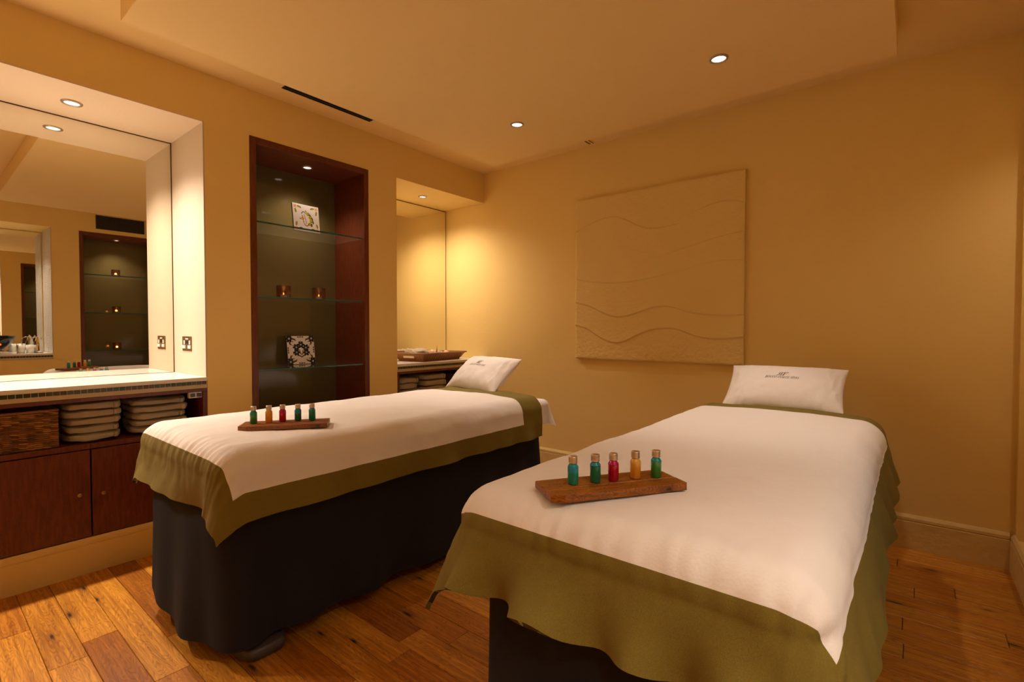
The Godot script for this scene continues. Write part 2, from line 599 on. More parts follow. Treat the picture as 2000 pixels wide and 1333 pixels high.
# ------------------------------------------------------------------ lamps
func downlight(at: Vector3, energy: float, angle: float, label: String, group: String, r := 0.042) -> Node3D:
	var t := thing("downlight", at, label, "downlight", group)
	put("bezel", MB.new().lathe([[r * 0.72, -0.001], [r * 0.76, -0.007], [r * 0.95, -0.006], [r, -0.001]], 32), M.lamp_ring, t)
	put("lamp_lens", MB.new().lathe([[r * 0.73, -0.0015], [r * 0.5, -0.0035], [0.0005, -0.0045]], 32), M.lamp_glow, t)
	var s := SpotLight3D.new()
	s.name = "lamp_light"
	s.position = Vector3(0, -0.012, 0)
	s.rotation_degrees.x = -90
	s.light_color = LAMP.linear_to_srgb()
	s.light_energy = energy
	s.light_size = r * 0.7
	s.spot_angle = angle
	s.spot_angle_attenuation = 1.0
	s.spot_range = 12.0
	s.spot_attenuation = 2.0
	s.shadow_enabled = true
	t.add_child(s)
	return t

func flame_light(parent: Node3D, at: Vector3, energy: float) -> void:
	var l := OmniLight3D.new()
	l.name = "flame_light"
	l.position = at
	l.light_color = Color(1.0, 0.5, 0.16)
	l.light_energy = energy
	l.light_size = 0.006
	l.omni_range = 6.0
	l.omni_attenuation = 2.0
	l.shadow_enabled = true
	parent.add_child(l)

# ------------------------------------------------------------------ shell
func build_floor() -> void:
	var base := struct("floor", MB.new().box(Vector3(-0.7, -0.1, -0.2), Vector3(W + 0.7, -0.014, ZF + 0.2)), M.subfloor)
	rng.seed = 4
	var fixed := {-1: [[0.757, 1.9], ["oak_mid", "oak_light", "oak_mid"]], 0: [[0.656, 1.75], ["oak_light", "oak_dark", "oak_mid"]], 1: [[1.084, 2.3], ["oak_light", "oak_warm", "oak_mid"]], 23: [[0.9, 2.1, 3.097], ["oak_mid", "oak_warm", "oak_mid", "oak_mid"]], 20: [[1.2, 2.2, 3.223], ["oak_warm", "oak_mid", "oak_mid", "oak_warm"]], 17: [[0.5, 1.7, 2.932], ["oak_mid", "oak_dark", "oak_mid", "oak_warm"]]}
	var k := -18
	while true:
		var z1 := 2.855 - 0.1025 * k
		var z0 := z1 - 0.1025
		if z1 <= 0.005:
			break
		z0 = maxf(z0, 0.0)
		z1 = minf(z1, ZF)
		var cuts := []
		if fixed.has(k):
			cuts = fixed[k][0]
		else:
			var x := rng.randf_range(0.25, 1.1)
			while x < W - 0.2:
				cuts.append(x)
				x += rng.randf_range(0.55, 1.35)
		var xs := [0.0] + cuts + [W]
		for i in xs.size() - 1:
			var mb := MB.new()
			var lift := rng.randf_range(-0.0006, 0.0004)
			mb.box(Vector3(xs[i] + 0.0008, -0.014, z0 + 0.0007), Vector3(xs[i + 1] - 0.0008, lift, z1 - 0.0007), 0.0014)
			var off := Vector2(rng.randf_range(0, 3), rng.randf_range(0, 1))
			for q in mb.u.size():
				mb.u[q] = Vector2(mb.v[q].x, mb.v[q].z + mb.v[q].y) + off
			var kinds := ["oak_mid", "oak_mid", "oak_light", "oak_warm", "oak_warm", "oak_dark"]
			var tone: String = kinds[rng.randi_range(0, 5)]
			if fixed.has(k):
				tone = fixed[k][1][i]
			put("plank", mb, M[tone], base)
		k += 1

func build_walls() -> void:
	# left wall: two niches and the shelf recess
	var l := MB.new()
	var top := HC + 0.12
	l.box(Vector3(-0.7, 0, 0.95), Vector3(0, top, 1.19))
	l.box(Vector3(-0.7, 0, 1.98), Vector3(0, top, 2.21))
	l.box(Vector3(-0.7, 0, 4.12), Vector3(0, top, ZF))
	l.box(Vector3(-0.7, HN, 0.0), Vector3(0, top, 0.95))
	l.box(Vector3(-0.7, 2.226, 1.19), Vector3(0, top, 1.98))
	l.box(Vector3(-0.7, HN, 2.21), Vector3(0, top, 4.12))
	l.box(Vector3(-0.7, 0, 0.0), Vector3(-0.486, HN, 0.95))
	l.box(Vector3(-0.7, 0, 1.19), Vector3(-0.372, 2.226, 1.98))
	l.box(Vector3(-0.7, 0, 2.21), Vector3(-0.496, HN, 4.12))
	l.box(Vector3(-0.372, 0, 1.19), Vector3(0, 0.161, 1.98))
	struct("wall_left", l, M.wall_paint)
	# big niche side and soffit: separate tones that carry the lamplight in their colour
	var p := MB.new()
	p.box(Vector3(-0.484, HW + 0.0005, 2.2085), Vector3(-0.0005, HN - 0.002, 2.2165))
	struct("trim_2", p, M.niche_side_lamp_tone)
	p = MB.new()
	p.box(Vector3(-0.484, HN - 0.006, 2.2165), Vector3(-0.0005, HN + 0.001, 4.12))
	struct("trim_3", p, M.niche_soffit_lamp_tone)
	struct("wall_back", MB.new().box(Vector3(-0.7, 0, -0.2), Vector3(W + 0.7, top, 0.0)), M.wall_paint)
	struct("wall_front", MB.new().box(Vector3(-0.7, 0, ZF), Vector3(W + 0.7, top, ZF + 0.2)), M.wall_paint)
	var r := MB.new()
	r.box(Vector3(W, 0, 0.0), Vector3(W + 0.7, top, 0.035))
	r.box(Vector3(W, 0, 0.95), Vector3(W + 0.7, top, 1.19))
	r.box(Vector3(W, 0, 1.98), Vector3(W + 0.7, top, 2.21))
	r.box(Vector3(W, 0, 4.12), Vector3(W + 0.7, top, ZF))
	r.box(Vector3(W, 2.17, 0.035), Vector3(W + 0.7, top, 0.95))
	r.box(Vector3(W, 0.0, 0.035), Vector3(W + 0.7, 0.15, 0.95))
	r.box(Vector3(W + 0.5, 0.15, 0.035), Vector3(W + 0.7, 2.17, 0.95))
	r.box(Vector3(W, 2.226, 1.19), Vector3(W + 0.7, top, 1.98))
	r.box(Vector3(W + 0.372, 0, 1.19), Vector3(W + 0.7, 2.226, 1.98))
	r.box(Vector3(W, 0, 1.19), Vector3(W + 0.372, 0.161, 1.98))
	r.box(Vector3(W, HN, 2.21), Vector3(W + 0.7, top, 4.12))
	r.box(Vector3(W + 0.496, 0, 2.21), Vector3(W + 0.7, HN, 4.12))
	r.box(Vector3(W, 0, 2.21), Vector3(W + 0.496, 0.80, 4.12))
	struct("wall_right", r, M.wall_paint)
	struct("ceiling", MB.new().box(Vector3(-0.7, HC, -0.2), Vector3(W + 0.7, HC + 0.15, ZF + 0.2)), M.ceiling_paint)
	struct("trim_1", MB.new().box(Vector3(0.452, HP, 0.392), Vector3(2.871, HC, 2.664), 0.002), M.ceiling_paint)
	# skirting boards
	var prof := [[0.0, 0.0], [0.018, 0.0], [0.018, 0.138], [0.0135, 0.1405], [0.0135, 0.143], [0.0165, 0.1455], [0.0155, 0.158], [0.006, 0.172], [0.0, 0.172]]
	var low := []
	for q in prof:
		low.append([q[0], q[1] * 0.161 / 0.172])
	struct("baseboard_back", MB.new().profile(prof, Vector3(0.018, 0, 0), Vector3(W - 0.018, 0, 0), Vector3(0, 0, 1)), M.skirting_paint)
	struct("baseboard_left", MB.new().profile(low, Vector3(0, 0, 0.02), Vector3(0, 0, ZF), Vector3(1, 0, 0)), M.skirting_paint)
	struct("baseboard_right", MB.new().profile(prof, Vector3(W, 0, 0.02), Vector3(W, 0, ZF), Vector3(-1, 0, 0)), M.skirting_paint)

# ------------------------------------------------------------------ joinery
func build_worktop(z0: float, z1: float, x0: float, label: String) -> void:
	var t := thing("worktop", Vector3(0, 0, 0), label, "worktop")
	put("slab", MB.new().box(Vector3(x0, HW - 0.02, z0 + 0.001), Vector3(0.002, HW, z1 - 0.001), 0.0015), M.white_stone, t)
	put("fascia", MB.new().box(Vector3(-0.03, 0.807, z0 + 0.001), Vector3(-0.002, HW - 0.0202, z1 - 0.001), 0.001), M.grout, t)
	put("timber_rail", MB.new().box(Vector3(-0.03, 0.789, z0 + 0.001), Vector3(-0.001, 0.8068, z1 - 0.001), 0.001), M.teak_veneer, t)
	var kinds := ["mosaic_green", "mosaic_brown", "mosaic_teal", "mosaic_grey"]
	var tile := MB.new().box(Vector3(-0.003, -0.0085, -0.0105), Vector3(0.0025, 0.0085, 0.0105), 0.001).mesh()
	rng.seed = 17
	var z := z0 + 0.016
	while z < z1 - 0.012:
		var o := put("mosaic_tile", tile, M[kinds[rng.randi_range(0, 3)]], t)
		o.position = Vector3(-0.002, 0.836, z)
		z += 0.0235

func lock(parent: Node3D, at: Vector3) -> void:
	var o := put("lock", MB.new().lathe([[0.0, 0.004], [0.005, 0.004], [0.0085, 0.0025], [0.009, 0.0]], 20), M.brushed_brass, parent)
	o.position = at
	o.rotation_degrees.z = -90

func build_cabinets() -> void:
	build_worktop(2.21, 4.12, -0.487, "long white stone worktop with mosaic edge in the large mirrored niche")
	build_worktop(0.0, 0.95, -0.48, "short white stone worktop with mosaic edge in the corner niche")
	var units := [[2.21, 2.7, "dark teak cupboard with open shelf, one door beside the wall pier"], [2.7, 3.17, "dark teak cupboard with open shelf holding the wicker basket"], [3.17, 4.12, "wide dark teak cupboard beyond the wicker basket"]]
	for q in units:
		var z0: float = q[0]
		var z1: float = q[1]
		var c := thing("cupboard", Vector3(0, 0, 0), q[2], "cupboard")
		put("shelf_board", MB.new().box(Vector3(-0.46, 0.569, z0 + 0.0005), Vector3(-0.004, 0.593, z1 - 0.0005), 0.001), M.teak_veneer, c)
		put("back_panel", MB.new().box(Vector3(-0.485, 0.165, z0 + 0.0005), Vector3(-0.4605, 0.788, z1 - 0.0005)), M.teak_veneer, c)
		put("base_board", MB.new().box(Vector3(-0.46, 0.1615, z0 + 0.0005), Vector3(-0.024, 0.18, z1 - 0.0005)), M.teak_veneer, c)
		if z0 < 2.3:
			put("side_panel", MB.new().box(Vector3(-0.46, 0.594, z0 + 0.0005), Vector3(-0.004, 0.788, z0 + 0.022), 0.001), M.teak_veneer, c)
		var d := put("door", MB.new().box(Vector3(-0.022, 0.1635, z0 + 0.003), Vector3(0.0, 0.565, z1 - 0.003), 0.0012), M.teak_veneer, c)
		if z0 < 2.3:
			lock(d, Vector3(0.0, 0.353, 2.656))
		else:
			lock(d, Vector3(0.0, 0.363, z0 + 0.042))
	var c2 := thing("cupboard", Vector3(0, 0, 0), "low dark teak cupboard with open shelf under the corner niche", "cupboard")
	put("shelf_board", MB.new().box(Vector3(-0.46, 0.545, 0.001), Vector3(-0.004, 0.569, 0.949), 0.001), M.teak_veneer, c2)
	put("back_panel", MB.new().box(Vector3(-0.485, 0.165, 0.001), Vector3(-0.4605, 0.788, 0.949)), M.teak_veneer, c2)
	put("side_panel", MB.new().box(Vector3(-0.46, 0.57, 0.927), Vector3(-0.004, 0.788, 0.949), 0.001), M.teak_veneer, c2)
	put("door", MB.new().box(Vector3(-0.022, 0.1635, 0.003), Vector3(0.0, 0.541, 0.472), 0.001), M.teak_veneer, c2)
	put("door", MB.new().box(Vector3(-0.022, 0.1635, 0.478), Vector3(0.0, 0.541, 0.947), 0.001), M.teak_veneer, c2)
	# mirrors
	var m1 := thing("wall_mirror", Vector3(-0.49, 0, 0), "large frameless wall mirror over the long white worktop", "mirror")
	put("mirror_glass", MB.new().box(Vector3(-0.003, HW + 0.001, 2.2205), Vector3(0.003, 2.2195, 4.11), 0.0012), M.mirror_silver, m1)
	put("gap_shadow", MB.new().box(Vector3(-0.0058, HW + 0.001, 2.2105), Vector3(-0.0032, 2.2295, 4.119)), M.dark_gap, m1)  # dark sheet that paints the shadow gap along the mirror edge
	var m2 := thing("wall_mirror", Vector3(-0.481, 0, 0), "narrow frameless mirror in the bright corner niche", "mirror")
	put("mirror_glass", MB.new().box(Vector3(-0.003, HW + 0.001, 0.012), Vector3(0.003, 2.222, 0.945), 0.001), M.mirror_silver, m2)
	put("gap_shadow", MB.new().box(Vector3(-0.0048, HW + 0.001, 0.004), Vector3(-0.0032, 2.2295, 0.949)), M.dark_gap, m2)  # same painted shadow line for the narrow mirror
	# sockets on the niche cheek
	var s := thing("wall_socket", Vector3(-0.268, 1.04, 2.2165), "brass double wall socket with white inserts on the niche side", "socket")
	put("plate", MB.new().box(Vector3(-0.07, -0.042, 0.0), Vector3(0.07, 0.042, 0.004), 0.0012), M.brushed_brass, s)
	for x in [-0.045, 0.038]:
		put("rocker_switch", MB.new().box(Vector3(x - 0.014, -0.027, 0.0035), Vector3(x + 0.026, -0.009, 0.008), 0.001), M.white_plastic, s)
		put("socket_insert", MB.new().box(Vector3(x, -0.004, 0.0035), Vector3(x + 0.016, 0.018, 0.0055), 0.0006), M.white_plastic, s)
	put("label_insert", MB.new().box(Vector3(-0.016, 0.024, 0.0035), Vector3(0.022, 0.031, 0.0052), 0.0005), M.white_plastic, s)
	put("earth_slot", MB.new().box(Vector3(-0.012, 0.0, 0.0035), Vector3(0.02, 0.018, 0.0048), 0.0005), M.tile_edge, s)
	var b := thing("switch_box", Vector3(-0.026, 0.771, 2.262), "small cream switch box with two dark red windows under the worktop", "switch")
	put("frame", MB.new().box(Vector3(-0.02, -0.0145, -0.031), Vector3(0.006, 0.0165, 0.029), 0.0012), M.white_plastic, b)
	for z in [-0.0165, 0.0125]:
		put("window", MB.new().box(Vector3(0.004, -0.0095, z - 0.0115), Vector3(0.0075, 0.0105, z + 0.0115), 0.0008), M.dark_red_glass, b)

func build_shelf(mir: bool) -> void:
	# recess lined in teak with three glass shelves; local x runs into the wall when mirrored
	var t := thing("display_shelf", Vector3(W if mir else 0.0, 0, 1.585), "tall teak display recess with glass shelves under the wall grille, holding candles only" if mir else "tall teak display recess with glass shelves and two painted tiles", "shelf")
	if mir:
		t.rotation.y = PI
	var zl := 0.3945      # half opening
	for s in [-1.0, 1.0]:
		put("jamb", MB.new().box(Vector3(-0.371, 0.162, minf(s * zl, s * (zl - 0.036))), Vector3(0.004, 2.225, maxf(s * zl, s * (zl - 0.036))), 0.0015), M.teak_veneer, t)
	put("head_board", MB.new().box(Vector3(-0.371, 2.187, -zl + 0.037), Vector3(0.004, 2.225, zl - 0.037), 0.0015), M.teak_veneer, t)
	put("bottom_board", MB.new().box(Vector3(-0.371, 0.162, -zl + 0.037), Vector3(0.004, 0.20, zl - 0.037), 0.0015), M.teak_veneer, t)
	put("back_glass", MB.new().box(Vector3(-0.371, 0.201, -zl + 0.037), Vector3(-0.36, 2.186, zl - 0.037)), M.bronze_back_glass, t)
	for y in [0.880, 1.312, 1.749]:
		var g := put("glass_shelf", MB.new().box(Vector3(-0.355, y - 0.005, -zl + 0.0375), Vector3(-0.0215, y + 0.005, zl - 0.0375)), M.clear_glass, t)
		put("polished_edge", MB.new().box(Vector3(-0.021, y - 0.005, -zl + 0.0375), Vector3(-0.0185, y + 0.005, zl - 0.0375), 0.0008), M.green_glass_edge, g)

func tile_picture(at: Vector3, lean: float, size: float, face: Material, label: String) -> void:
	var t := thing("painted_tile", at, label, "tile")
	t.rotation.z = lean
	var h := size / 2
	put("tile_body", MB.new().box(Vector3(-0.009, 0.0, -h), Vector3(0.0, size, h), 0.0015), M.tile_edge, t)
	var f := MB.new()
	f.uvquad(Vector3(0.0008, 0.002, h - 0.002), Vector3(0.0008, 0.002, -h + 0.002), Vector3(0.0008, size - 0.002, -h + 0.002), Vector3(0.0008, size - 0.002, h - 0.002), Vector3(1, 0, 0))
	put("painted_face", f, face, t)

func candle(at: Vector3, label: String, group: String) -> void:
	var t := thing("candle_holder", at, label, "candle holder", group)
	put("glass_cup", MB.new().lathe([[0.0, 0.0], [0.040, 0.0], [0.043, 0.003], [0.043, 0.078], [0.041, 0.0795], [0.0395, 0.078], [0.0395, 0.006], [0.0, 0.006]], 36), M.smoked_glass, t)
	put("tealight", MB.new().lathe([[0.0, 0.0065], [0.019, 0.0065], [0.019, 0.021], [0.0175, 0.022], [0.0, 0.0205]], 24, Vector3.ZERO, [1]), M.wax, t)
	put("flame", MB.new().lathe([[0.0, 0.0], [0.0028, 0.003], [0.0033, 0.006], [0.002, 0.011], [0.0, 0.015]], 12, Vector3(0, 0.023, 0)), M.flame_glow, t)
	flame_light(t, Vector3(0, 0.030, 0), 0.006)

# ------------------------------------------------------------------ draped cloth
class Drape:
	# a rectangular cloth lying on a table edge rectangle and hanging over its rounded rim
	var x0: float
	var x1: float
	var z0: float
	var z1: float
	var y: float
	var r := 0.08
	var flare := 0.3
	var ear := 0.45
	var fold := 0.5
	var fold_x := 1.0
	var puff := 0.012
	var seed_shift := 0.0
	var wr := 0.006
	var white := Rect2()
	var gather := 0.0
	var n1: FastNoiseLite
	var n2: FastNoiseLite

	func at(s: float, t: float) -> Vector3:
		var cx := clampf(s, x0 + r, x1 - r)
		var cz := clampf(t, z0 + r, z1 - r)
		var o := Vector2(s - cx, t - cz)
		var L := o.length()
		var d := o / L if L > 1e-6 else Vector2.ZERO
		# the corner of the cloth is rounded off
		L = lerpf(L, maxf(absf(o.x), absf(o.y)) * 1.06, absf(2.0 * d.x * d.y) * 0.5)
		var a := minf(L / r, PI / 2)
		var h := r * sin(a)
		var dn := r * (1.0 - cos(a))
		var rem := maxf(0.0, L - r * PI / 2)
		var w := absf(2.0 * d.x * d.y)
		if rem > 0.0:
			var k := flare + ear * w * w
			# soft vertical folds that deepen towards the hem
			var along := t if absf(d.x) > absf(d.y) else s
			var calm := 1.0 - w
			k += fold * (fold_x if absf(d.x) > absf(d.y) else 1.0) * calm * calm * n2.get_noise_2d((along + seed_shift) * 5.0, 3.0 if absf(d.x) > absf(d.y) else 31.0) * smoothstep(0.0, 0.15, rem)
			k = clampf(k, -0.1, 0.8)
			h += k * rem
			dn += rem * sqrt(1.0 - k * k)
		var p := Vector3(cx + d.x * h, y - dn, cz + d.y * h)
		var nv := Vector3(d.x * sin(a), cos(a), d.y * sin(a))
		var mx := (s - (x0 + x1) / 2) / ((x1 - x0) / 2)
		var bump := puff * (1.0 - minf(1.0, mx * mx)) * cos(a)
		bump += wr * n1.get_noise_3d(s * 2.2 + t * 0.9 + seed_shift, t * 1.7 - s * 0.7, seed_shift)
		bump += wr * 0.45 * n1.get_noise_3d(s * 6.0 + t * 4.0, (t - s * 0.6) * 5.0, seed_shift + 9.0) * (0.4 + 0.6 * sin(a))
		if gather > 0.0:
			# small gathers running out from the seam
			var ex := minf(s - white.position.x, white.end.x - s)
			var ez := white.end.y - t
			var g1 := 0.22 * exp(-absf(ex) / 0.05) * n2.get_noise_2d(t * 12.0, 40.0 + ex * 5.0)
			var g2 := exp(-absf(ez) / 0.06) * n2.get_noise_2d(s * 26.0, 70.0 + ez * 5.0)
			bump += gather * (g1 + g2)
		return p + nv * bump

	func normal(s: float, t: float) -> Vector3:
		var e := 0.004
		var m := (at(s, t + e) - at(s, t - e)).cross(at(s + e, t) - at(s - e, t)).normalized()
		return m

	func patch(f: Callable, nu: int, nv: int, hem: bool, under: float) -> MB:
		# f(q, w) -> cloth coordinates; w = 1 is the outer hem
		var P := PackedVector3Array()
		var N := PackedVector3Array()
		var U := PackedVector2Array()
		for j in nv + 1:
			for i in nu + 1:
				var c: Vector2 = f.call(float(i) / nu, float(j) / nv)
				var m := normal(c.x, c.y)
				P.append(at(c.x, c.y) - m * under)
				N.append(m if under == 0.0 else -m)
				U.append(c)
		var rows := nv
		if hem:
			for i in nu + 1:
				var m2 := N[nv * (nu + 1) + i]
				P.append(P[nv * (nu + 1) + i] - m2 * 0.012)
				N.append(m2)
				U.append(U[nv * (nu + 1) + i] + Vector2(0.01, 0.01))
			rows += 1
		return MB.new().raw_grid(P, N, U, nu, rows)

func duvet(D: Drape, full: Rect2, label: String) -> Node3D:
	var t := thing("duvet", Vector3.ZERO, label, "duvet", "duvets on the massage tables")
	var a := D.white
	var b := full
	put("white_panel", D.patch(func(q, w): return Vector2(lerpf(a.position.x, a.end.x, q), lerpf(a.position.y, a.end.y, w)), 100, 170, false, 0.0), M.white_cotton, t)
	var strips := [
		func(q, w): return Vector2(lerpf(lerpf(a.position.x, b.position.x, w), lerpf(a.end.x, b.end.x, w), q), lerpf(a.end.y, b.end.y, w)),
		func(q, w): return Vector2(lerpf(lerpf(a.position.x, b.position.x, w), lerpf(a.end.x, b.end.x, w), q), lerpf(a.position.y, b.position.y, w)),
		func(q, w): return Vector2(lerpf(a.position.x, b.position.x, w), lerpf(lerpf(a.position.y, b.position.y, w), lerpf(a.end.y, b.end.y, w), q)),
		func(q, w): return Vector2(lerpf(a.end.x, b.end.x, w), lerpf(lerpf(a.position.y, b.position.y, w), lerpf(a.end.y, b.end.y, w), q))]
	for i in 4:
		var o := put("olive_border", D.patch(strips[i], 110 if i < 2 else 170, 22, true, 0.0), M.olive_weave, t)
		if i == 0:
			o.set_meta("label", "olive green woven border strip")
	put("lining", D.patch(func(q, w): return Vector2(lerpf(b.position.x, b.end.x, q), lerpf(b.position.y, b.end.y, w)), 60, 90, false, 0.012), M.white_cotton, t)
	return t

func skirt_mesh(x0: float, x1: float, z0: float, z1: float, top: float, hem: float, sd: int) -> MB:
	var rad := 0.12
	var path := []
	var corners := [[Vector2(x1 - rad, z1 - rad), 0.0], [Vector2(x0 + rad, z1 - rad), PI / 2], [Vector2(x0 + rad, z0 + rad), PI], [Vector2(x1 - rad, z0 + rad), PI * 1.5]]
	for c in 4:
		for k in 13:
			var a: float = corners[c][1] + PI / 2 * k / 12.0
			path.append([corners[c][0] + Vector2(cos(a), sin(a)) * rad, Vector2(cos(a), sin(a))])
		var e0: Vector2 = path[-1][0]
		var nx: Array = corners[(c + 1) % 4]
		var e1: Vector2 = nx[0] + Vector2(cos(nx[1]), sin(nx[1])) * rad
		var steps := int(e0.distance_to(e1) / 0.02)
		for k in range(1, steps):
			path.append([e0.lerp(e1, float(k) / steps), path[-1][1]])
	path.append(path[0])
	var f := noise(1.0, sd, 2)
	var P := PackedVector3Array()
	var U := PackedVector2Array()
	var O := PackedVector3Array()
	var rows := 14
	var total := 0.0
	for i in range(1, path.size()):
		total += path[i][0].distance_to(path[i - 1][0])
	var pleats := TAU * roundf(total / 0.29) / total
	for j in rows + 1:
		var w := float(j) / rows
		var run := 0.0
		for i in path.size():
			if i > 0:
				run += path[i][0].distance_to(path[i - 1][0])
			var p: Vector2 = path[i][0]
			var m: Vector2 = path[i][1]
			var wave := 0.5 * sin(run * pleats + sin(run * TAU * 3.0 / total) * 1.6) + 0.7 * f.get_noise_2d(p.x * 3.0, p.y * 3.0)
			var out := pow(w, 1.3) * (0.02 + 0.032 * wave)
			P.append(Vector3(p.x + m.x * out, lerpf(top, hem + 0.012 * f.get_noise_2d(p.x * 2.0 + 9.0, p.y * 2.0) + 0.05 * exp(-p.distance_squared_to(Vector2(x0, z1)) / 0.03), w), p.y + m.y * out))
			U.append(Vector2(run, w))
			O.append(Vector3(m.x, 0, m.y))
	return MB.new().grid(P, U, path.size() - 1, rows, Vector3.ZERO, Vector3((x0 + x1) / 2, (top + hem) / 2, (z0 + z1) / 2), true, O)

func massage_table(x0: float, x1: float, z0: float, z1: float, label: String, sd: int) -> void:
	var t := thing("massage_table", Vector3.ZERO, label, "massage table", "")
	put("mattress", MB.new().box(Vector3(x0 + 0.03, 0.56, z0 + 0.03), Vector3(x1 - 0.03, 0.685, z1 - 0.03), 0.04), M.mattress_vinyl, t)
	put("skirt", skirt_mesh(x0 + 0.012, x1 - 0.012, z0 + 0.012, z1 + 0.02, 0.645, 0.068, sd), M.dark_skirt_cloth, t)
	for z in [z0 + 0.32, z1 - 0.13]:
		var p := put("pedestal_foot", MB.new().soft(Vector3((x0 + x1) / 2, 0.028, z), Vector3((x1 - x0) / 2 + 0.012, 0.028, 0.085), 0.4, 32, 16), M.pedestal_plastic, t)
		put("pedestal_column", MB.new().box(Vector3((x0 + x1) / 2 - 0.08, 0.05, z - 0.05), Vector3((x0 + x1) / 2 + 0.08, 0.565, z + 0.05), 0.01), M.pedestal_plastic, p)

func sheet(x0: float, x1: float, z0: float, z1: float, label: String, sd: float) -> void:
	var D := Drape.new()
	D.x0 = x0
	D.x1 = x1
	D.z0 = z0
	D.z1 = z1
	D.y = 0.702
	D.r = 0.035
	D.flare = 0.10
	D.ear = 0.25
	D.fold = 0.3
	D.puff = 0.0
	D.wr = 0.003
	D.seed_shift = sd
	D.n1 = noise(1.0, 5, 3)
	D.n2 = noise(1.0, 6, 2)
	var o := 0.125
	var t := thing("table_sheet", Vector3.ZERO, label, "sheet", "white sheets on the massage tables")
	put("sheet_cloth", D.patch(func(q, w): return Vector2(lerpf(x0 - o, x1 + o, q), lerpf(z0 - o, z1 + o, w)), 90, 190, false, 0.0), M.white_cotton, t)

# ------------------------------------------------------------------ pillows
func pillow_point(u: float, v: float, hw: float, hh: float, T: float, side: float, wob: FastNoiseLite) -> Vector3:
	var x := hw * u * (1.0 - 0.05 * (1.0 - v * v))
	var y := hh * v * (1.0 - 0.07 * (1.0 - u * u))
	var k := pow(maxf(0.0, 1.0 - pow(absf(u), 2.6)), 0.55) * pow(maxf(0.0, 1.0 - pow(absf(v), 2.4)), 0.55)
	var cr := 0.004 * wob.get_noise_2d(u * 2.0 + side * 20.0, v * 1.5) + 0.007 * wob.get_noise_2d(u * 9.0 + 50.0, v * 1.5) * smoothstep(0.35, 0.95, absf(u)) + 0.005 * wob.get_noise_2d(u * 8.0, 90.0) * smoothstep(0.1, -0.8, v)
	return Vector3(x, y, side * (T * k + cr * minf(1.0, k * 2.0)))

func pillow(at: Vector3, turn: float, lean: float, hw: float, hh: float, label: String, sd: int) -> void:
	var T := 0.075
	var wob := noise(0.9, sd, 3)
	var t := thing("pillow", at, label, "pillow", "pillows at the head of the massage tables", turn)
	var holder := lean
	var rot := Basis(Vector3.RIGHT, -holder)
	var off := rot * Vector3(0, hh, 0) + Vector3(0, 0, 0)
	var mb := MB.new()
	var nu := 56
	var nv := 40
	var low := 1e9
	for side in [-1.0, 1.0]:
		var P := PackedVector3Array()
		var U := PackedVector2Array()
		for j in nv + 1:
			for i in nu + 1:
				var u := sin((2.0 * i / nu - 1.0) * PI / 2)
				var v := sin((2.0 * j / nv - 1.0) * PI / 2)
				var p := rot * pillow_point(u, v, hw, hh, T, side, wob) + off
				low = minf(low, p.y)
				P.append(p)
				U.append(Vector2(u * hw, v * hh))
		mb.grid(P, U, nu, nv, rot * Vector3(0, 0, side), Vector3.ZERO)
	var cover := put("pillow_cover", mb, M.white_cotton, t)
	cover.position.y = -low
	# printed crest and lettering, wrapped onto the front face
	var serif := SystemFont.new()
	serif.font_names = PackedStringArray(["Droid Serif"])
	var marks := [["ROCCO FORTE SPAS", 0.0, 0.008, 0.16, 0.0165, 0.0, false], ["R", -0.012, 0.037, 0.024, 0.028, -0.35, true], ["F", 0.011, 0.037, 0.022, 0.028, 0.35, false]]
	for q in marks:
		var tm := TextMesh.new()
		tm.text = q[0]
		tm.font = serif
		tm.font_size = 64
		tm.pixel_size = 0.01
		tm.depth = 0.0
		tm.curve_step = 1.0
		var arr := tm.get_mesh_arrays()
		var V: PackedVector3Array = arr[Mesh.ARRAY_VERTEX]
		var box := AABB(V[0], Vector3.ZERO)
		for p in V:
			box = box.expand(p)
		var ob := MB.new()
		var I: PackedInt32Array = arr[Mesh.ARRAY_INDEX]
		var pts := PackedVector3Array()
		for p in V:
			var fx := (p.x - box.position.x) / box.size.x - 0.5
			var fy := (p.y - box.position.y) / box.size.y - 0.5
			if q[6]:
				fx = -fx
			var X: float = q[1] + fx * q[3] + fy * q[4] * 0.35
			var Y: float = q[2] + fy * q[4]
			var c := pillow_point(X / hw, Y / hh, hw, hh, T, 1.0, wob)
			pts.append(rot * (c + Vector3(0, 0, 0.0012)) + off + Vector3(0, -low, 0))
		for k in range(0, I.size(), 3):
			ob.tri(pts[I[k]], pts[I[k + 1]], pts[I[k + 2]], rot * Vector3(0, 0, 1))
		put("lettering" if q[0].length() > 1 else "monogram", ob, M.pillow_print, cover).position.y = low
		(cover.get_child(cover.get_child_count() - 1) as Node3D).position = Vector3.ZERO - Vector3(0, -low, 0)

# ------------------------------------------------------------------ bottles on boards
func bottle(at: Vector3, colour: String, level: float, label: String, group: String) -> void:
	var t := thing("oil_bottle", at, label, "bottle", group)
	var r := 0.0128
	put("liquid", MB.new().lathe([[0.0, 0.0], [r - 0.002, 0.0], [r, 0.002], [r, level]], 28), M[colour + "_liquid"], t)
	put("glass", MB.new().lathe([[r, level], [r, 0.040], [r - 0.0008, 0.0435], [r - 0.0035, 0.047], [0.0085, 0.0485], [0.0083, 0.0515]], 28), M[colour + "_glass"], t)
	var prof := [[0.0105, 0.0505], [0.0108, 0.0512]]
	for k in 4:
		prof.append([0.0108, 0.0525 + k * 0.003])
		prof.append([0.0099, 0.0538 + k * 0.003])
	prof.append([0.0105, 0.0648])
	prof.append([0.0098, 0.0662])
	prof.append([0.0, 0.0664])
	put("screw_cap", MB.new().lathe(prof, 28), M.aluminium_cap, t)

